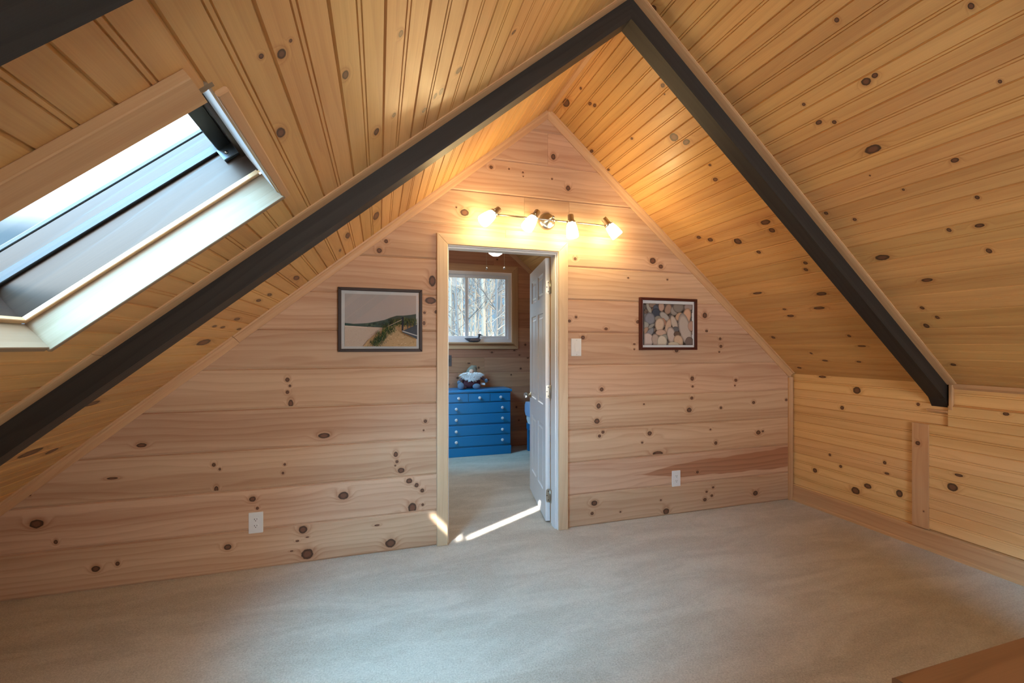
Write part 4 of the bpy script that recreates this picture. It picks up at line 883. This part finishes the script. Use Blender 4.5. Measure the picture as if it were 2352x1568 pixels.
for px,y,r,sd,dk,lean,lb in TS:
    tree((at(px,y)-lean*4.5,y,GZ+max(0,(y-YB-1.2)-14)*.16+.1),13+sd%4,r,sd,M['barkdark'] if dk else M['bark'],lean,lb or 'thin bare tree standing deep in the wood beyond the bedroom window',GR)
R=random.Random(77); mb=MB()
for k in range(300):
    y=R.uniform(9,34); px=R.uniform(1000,1190); x=at(px,y); z0=GZ+max(0,(y-YB-1.2)-14)*.16+R.uniform(-.2,5); L=R.uniform(1.0,3.2); d=Vector((R.gauss(0,.55),R.gauss(0,.3),R.uniform(.25,1))).normalized(); p=Vector((x,y,z0)); q=p+d*L*.5+Vector((R.gauss(0,.1),0,0)); rr=R.uniform(.006,.016)*(y/16)
    mb.tube([p,q,q+(d+Vector((R.gauss(0,.3),0,R.gauss(0,.3)))).normalized()*L*.5],[rr,rr*.7,rr*.3],4,False)
tag(mb.build('undergrowth',M['bark']),'tangle of pale twigs and saplings filling the wood beyond the bedroom window','undergrowth',None,'stuff')
# ------------------------------------------------------------------ daylight, lamps
w=bpy.data.worlds.new('sky'); SC.world=w; w.use_nodes=True; nt=w.node_tree; nt.nodes.clear()
def wn(t,**k):
    x=nt.nodes.new(t)
    for a,b in k.items(): setattr(x,a,b)
    return x
out=wn('ShaderNodeOutputWorld'); bg=wn('ShaderNodeBackground'); tc=wn('ShaderNodeTexCoord'); sx=wn('ShaderNodeSeparateXYZ'); nt.links.new(tc.outputs['Generated'],sx.inputs[0])
def wm(op,a,b_,clamp=False):
    x=wn('ShaderNodeMath',operation=op,use_clamp=clamp)
    for k,v in ((0,a),(1,b_)):
        if hasattr(v,'is_output'): nt.links.new(v,x.inputs[k])
        else: x.inputs[k].default_value=v
    return x.outputs[0]
def wss(v,a,b_):
    x=wn('ShaderNodeMapRange',interpolation_type='SMOOTHSTEP'); nt.links.new(v,x.inputs[0]); x.inputs[1].default_value=a; x.inputs[2].default_value=b_; return x.outputs[0]
X_,Y_,Z_=sx.outputs
high=wss(Z_,.16,.34)                                   # bright cloud overhead
rear_fill=wm('MULTIPLY',wss(Y_,-.72,-.90),wss(Z_,.40,.25))   # bright low haze glow added behind the house to fill the room
SKYLOW,SKYHIGH,REAR_FILL,LOBE=(.36,.60,.84),(9.5,11.0,12.5),(21.0,21.0,21.3),(27.0,60.0,90.0)
dp_=wn('ShaderNodeVectorMath',operation='DOT_PRODUCT'); nt.links.new(tc.outputs['Generated'],dp_.inputs[0]); dp_.inputs[1].default_value=Vector((-.52,-.54,.66)).normalized()
lobe=wss(dp_.outputs['Value'],.83,.95)                  # blue-white glow added to the sky, skylight side, to light the floor
cm=wn('ShaderNodeMix',data_type='RGBA'); nt.links.new(high,cm.inputs[0]); cm.inputs[6].default_value=rgba(SKYLOW); cm.inputs[7].default_value=rgba(SKYHIGH)
cm2=wn('ShaderNodeMix',data_type='RGBA'); nt.links.new(rear_fill,cm2.inputs[0]); nt.links.new(cm.outputs[2],cm2.inputs[6]); cm2.inputs[7].default_value=rgba(REAR_FILL); cm3=wn('ShaderNodeMix',data_type='RGBA'); nt.links.new(lobe,cm3.inputs[0]); nt.links.new(cm2.outputs[2],cm3.inputs[6]); cm3.inputs[7].default_value=rgba(LOBE); nt.links.new(cm3.outputs[2],bg.inputs[0]); bg.inputs[1].default_value=1.0; nt.links.new(bg.outputs[0],out.inputs[0])
def portal(name,loc,rot_z_to,sx_,sy_):
    l=bpy.data.lights.new(name,'AREA'); l.shape='RECTANGLE'; l.size=sx_; l.size_y=sy_; l.cycles.is_portal=True
    o=bpy.data.objects.new(name,l); COL.objects.link(o); o.location=loc; o.rotation_euler=rot_z_to; return o
q=(-nU).to_track_quat('-Z','Y')
def portal_q(name,loc,fwd,X,sx_,sy_):
    Z=-Vector(fwd).normalized(); X=Vector(X).normalized(); Y=Z.cross(X); m=Matrix((X,Y,Z)).transposed().to_4x4(); m.translation=Vector(loc)
    l=bpy.data.lights.new(name,'AREA'); l.shape='RECTANGLE'; l.size=sx_; l.size_y=sy_; l.cycles.is_portal=True
    o=bpy.data.objects.new(name,l); COL.objects.link(o); o.matrix_world=m; return o
portal_q('skylight_portal',sk((SK0+SK1)/2,(SY0+SY1)/2,.32),-nU,eS,.80,.66)
portal_q('skylight_portal',sk(1.722,1.45,.23),-nU,eS,.76,.46)
portal_q('window_portal',((WX0+WX1)/2,YB+.09,(WZ0+WZ1)/2),(0,-1,0),(1,0,0),1.25,.95)
portal_q('window_portal',((BX0+BX1)/2,YF-.09,(BZ0+BZ1)/2),(0,1,0),(1,0,0),1.50,1.25)
sun=bpy.data.lights.new('sun','SUN'); sun.energy=22.0; sun.angle=.009; sun.color=(1,.86,.66); so=bpy.data.objects.new('sun',sun); COL.objects.link(so)
so.rotation_euler=Vector((-.80,.45,-.42)).to_track_quat('-Z','Y').to_euler(); so.location=(8,-6,9)
# slivers of low sun that slip past the skylight frame: parallel beams well outside the roof
SD=Vector((.867,1.17,-.936)).normalized()
def sunbeam(name,p,e,length,width,power):
    e=Vector(e); X=(e-SD*e.dot(SD)); k=X.length; X.normalize(); Z=-SD; Y=Z.cross(X)
    m=Matrix((X,Y,Z)).transposed().to_4x4(); m.translation=Vector(p)-SD*2.5
    l=bpy.data.lights.new(name,'AREA'); l.shape='RECTANGLE'; l.size=length*k; l.size_y=width; l.spread=math.radians(.6); l.energy=power; l.color=(1,.97,.93)
    o=bpy.data.objects.new(name,l); COL.objects.link(o); o.matrix_world=m
sunbeam('sun_sliver',sk(2.235,-1.962,.2),(CL,0,ML*CL),.58,.036,1.0)
sunbeam('sun_sliver',sk(2.573,-1.835,.2),(0,1,0),.24,.030,.12)
# ------------------------------------------------------------------ camera
cam=bpy.data.cameras.new('camera'); cam.sensor_width=36; cam.lens=1010.2/2352*36; cam.shift_y=10.6/2352; cam.clip_start=.02
co=bpy.data.objects.new('camera',cam); COL.objects.link(co); co.location=(0,-3,H_CAM); co.rotation_euler=(PI/2,0,-.293727); SC.camera=co
SC.view_settings.view_transform='Standard'; SC.view_settings.look='None'; SC.view_settings.gamma=1; SC.view_settings.use_curve_mapping=False; SC.view_settings.exposure=0.0
SC.cycles.max_bounces=12; SC.cycles.diffuse_bounces=6; SC.cycles.glossy_bounces=4; SC.cycles.transparent_max_bounces=12; SC.cycles.transmission_bounces=8
SC.cycles.caustics_reflective=False; SC.cycles.caustics_refractive=False; SC.cycles.use_denoising=True; SC.cycles.sample_clamp_indirect=6
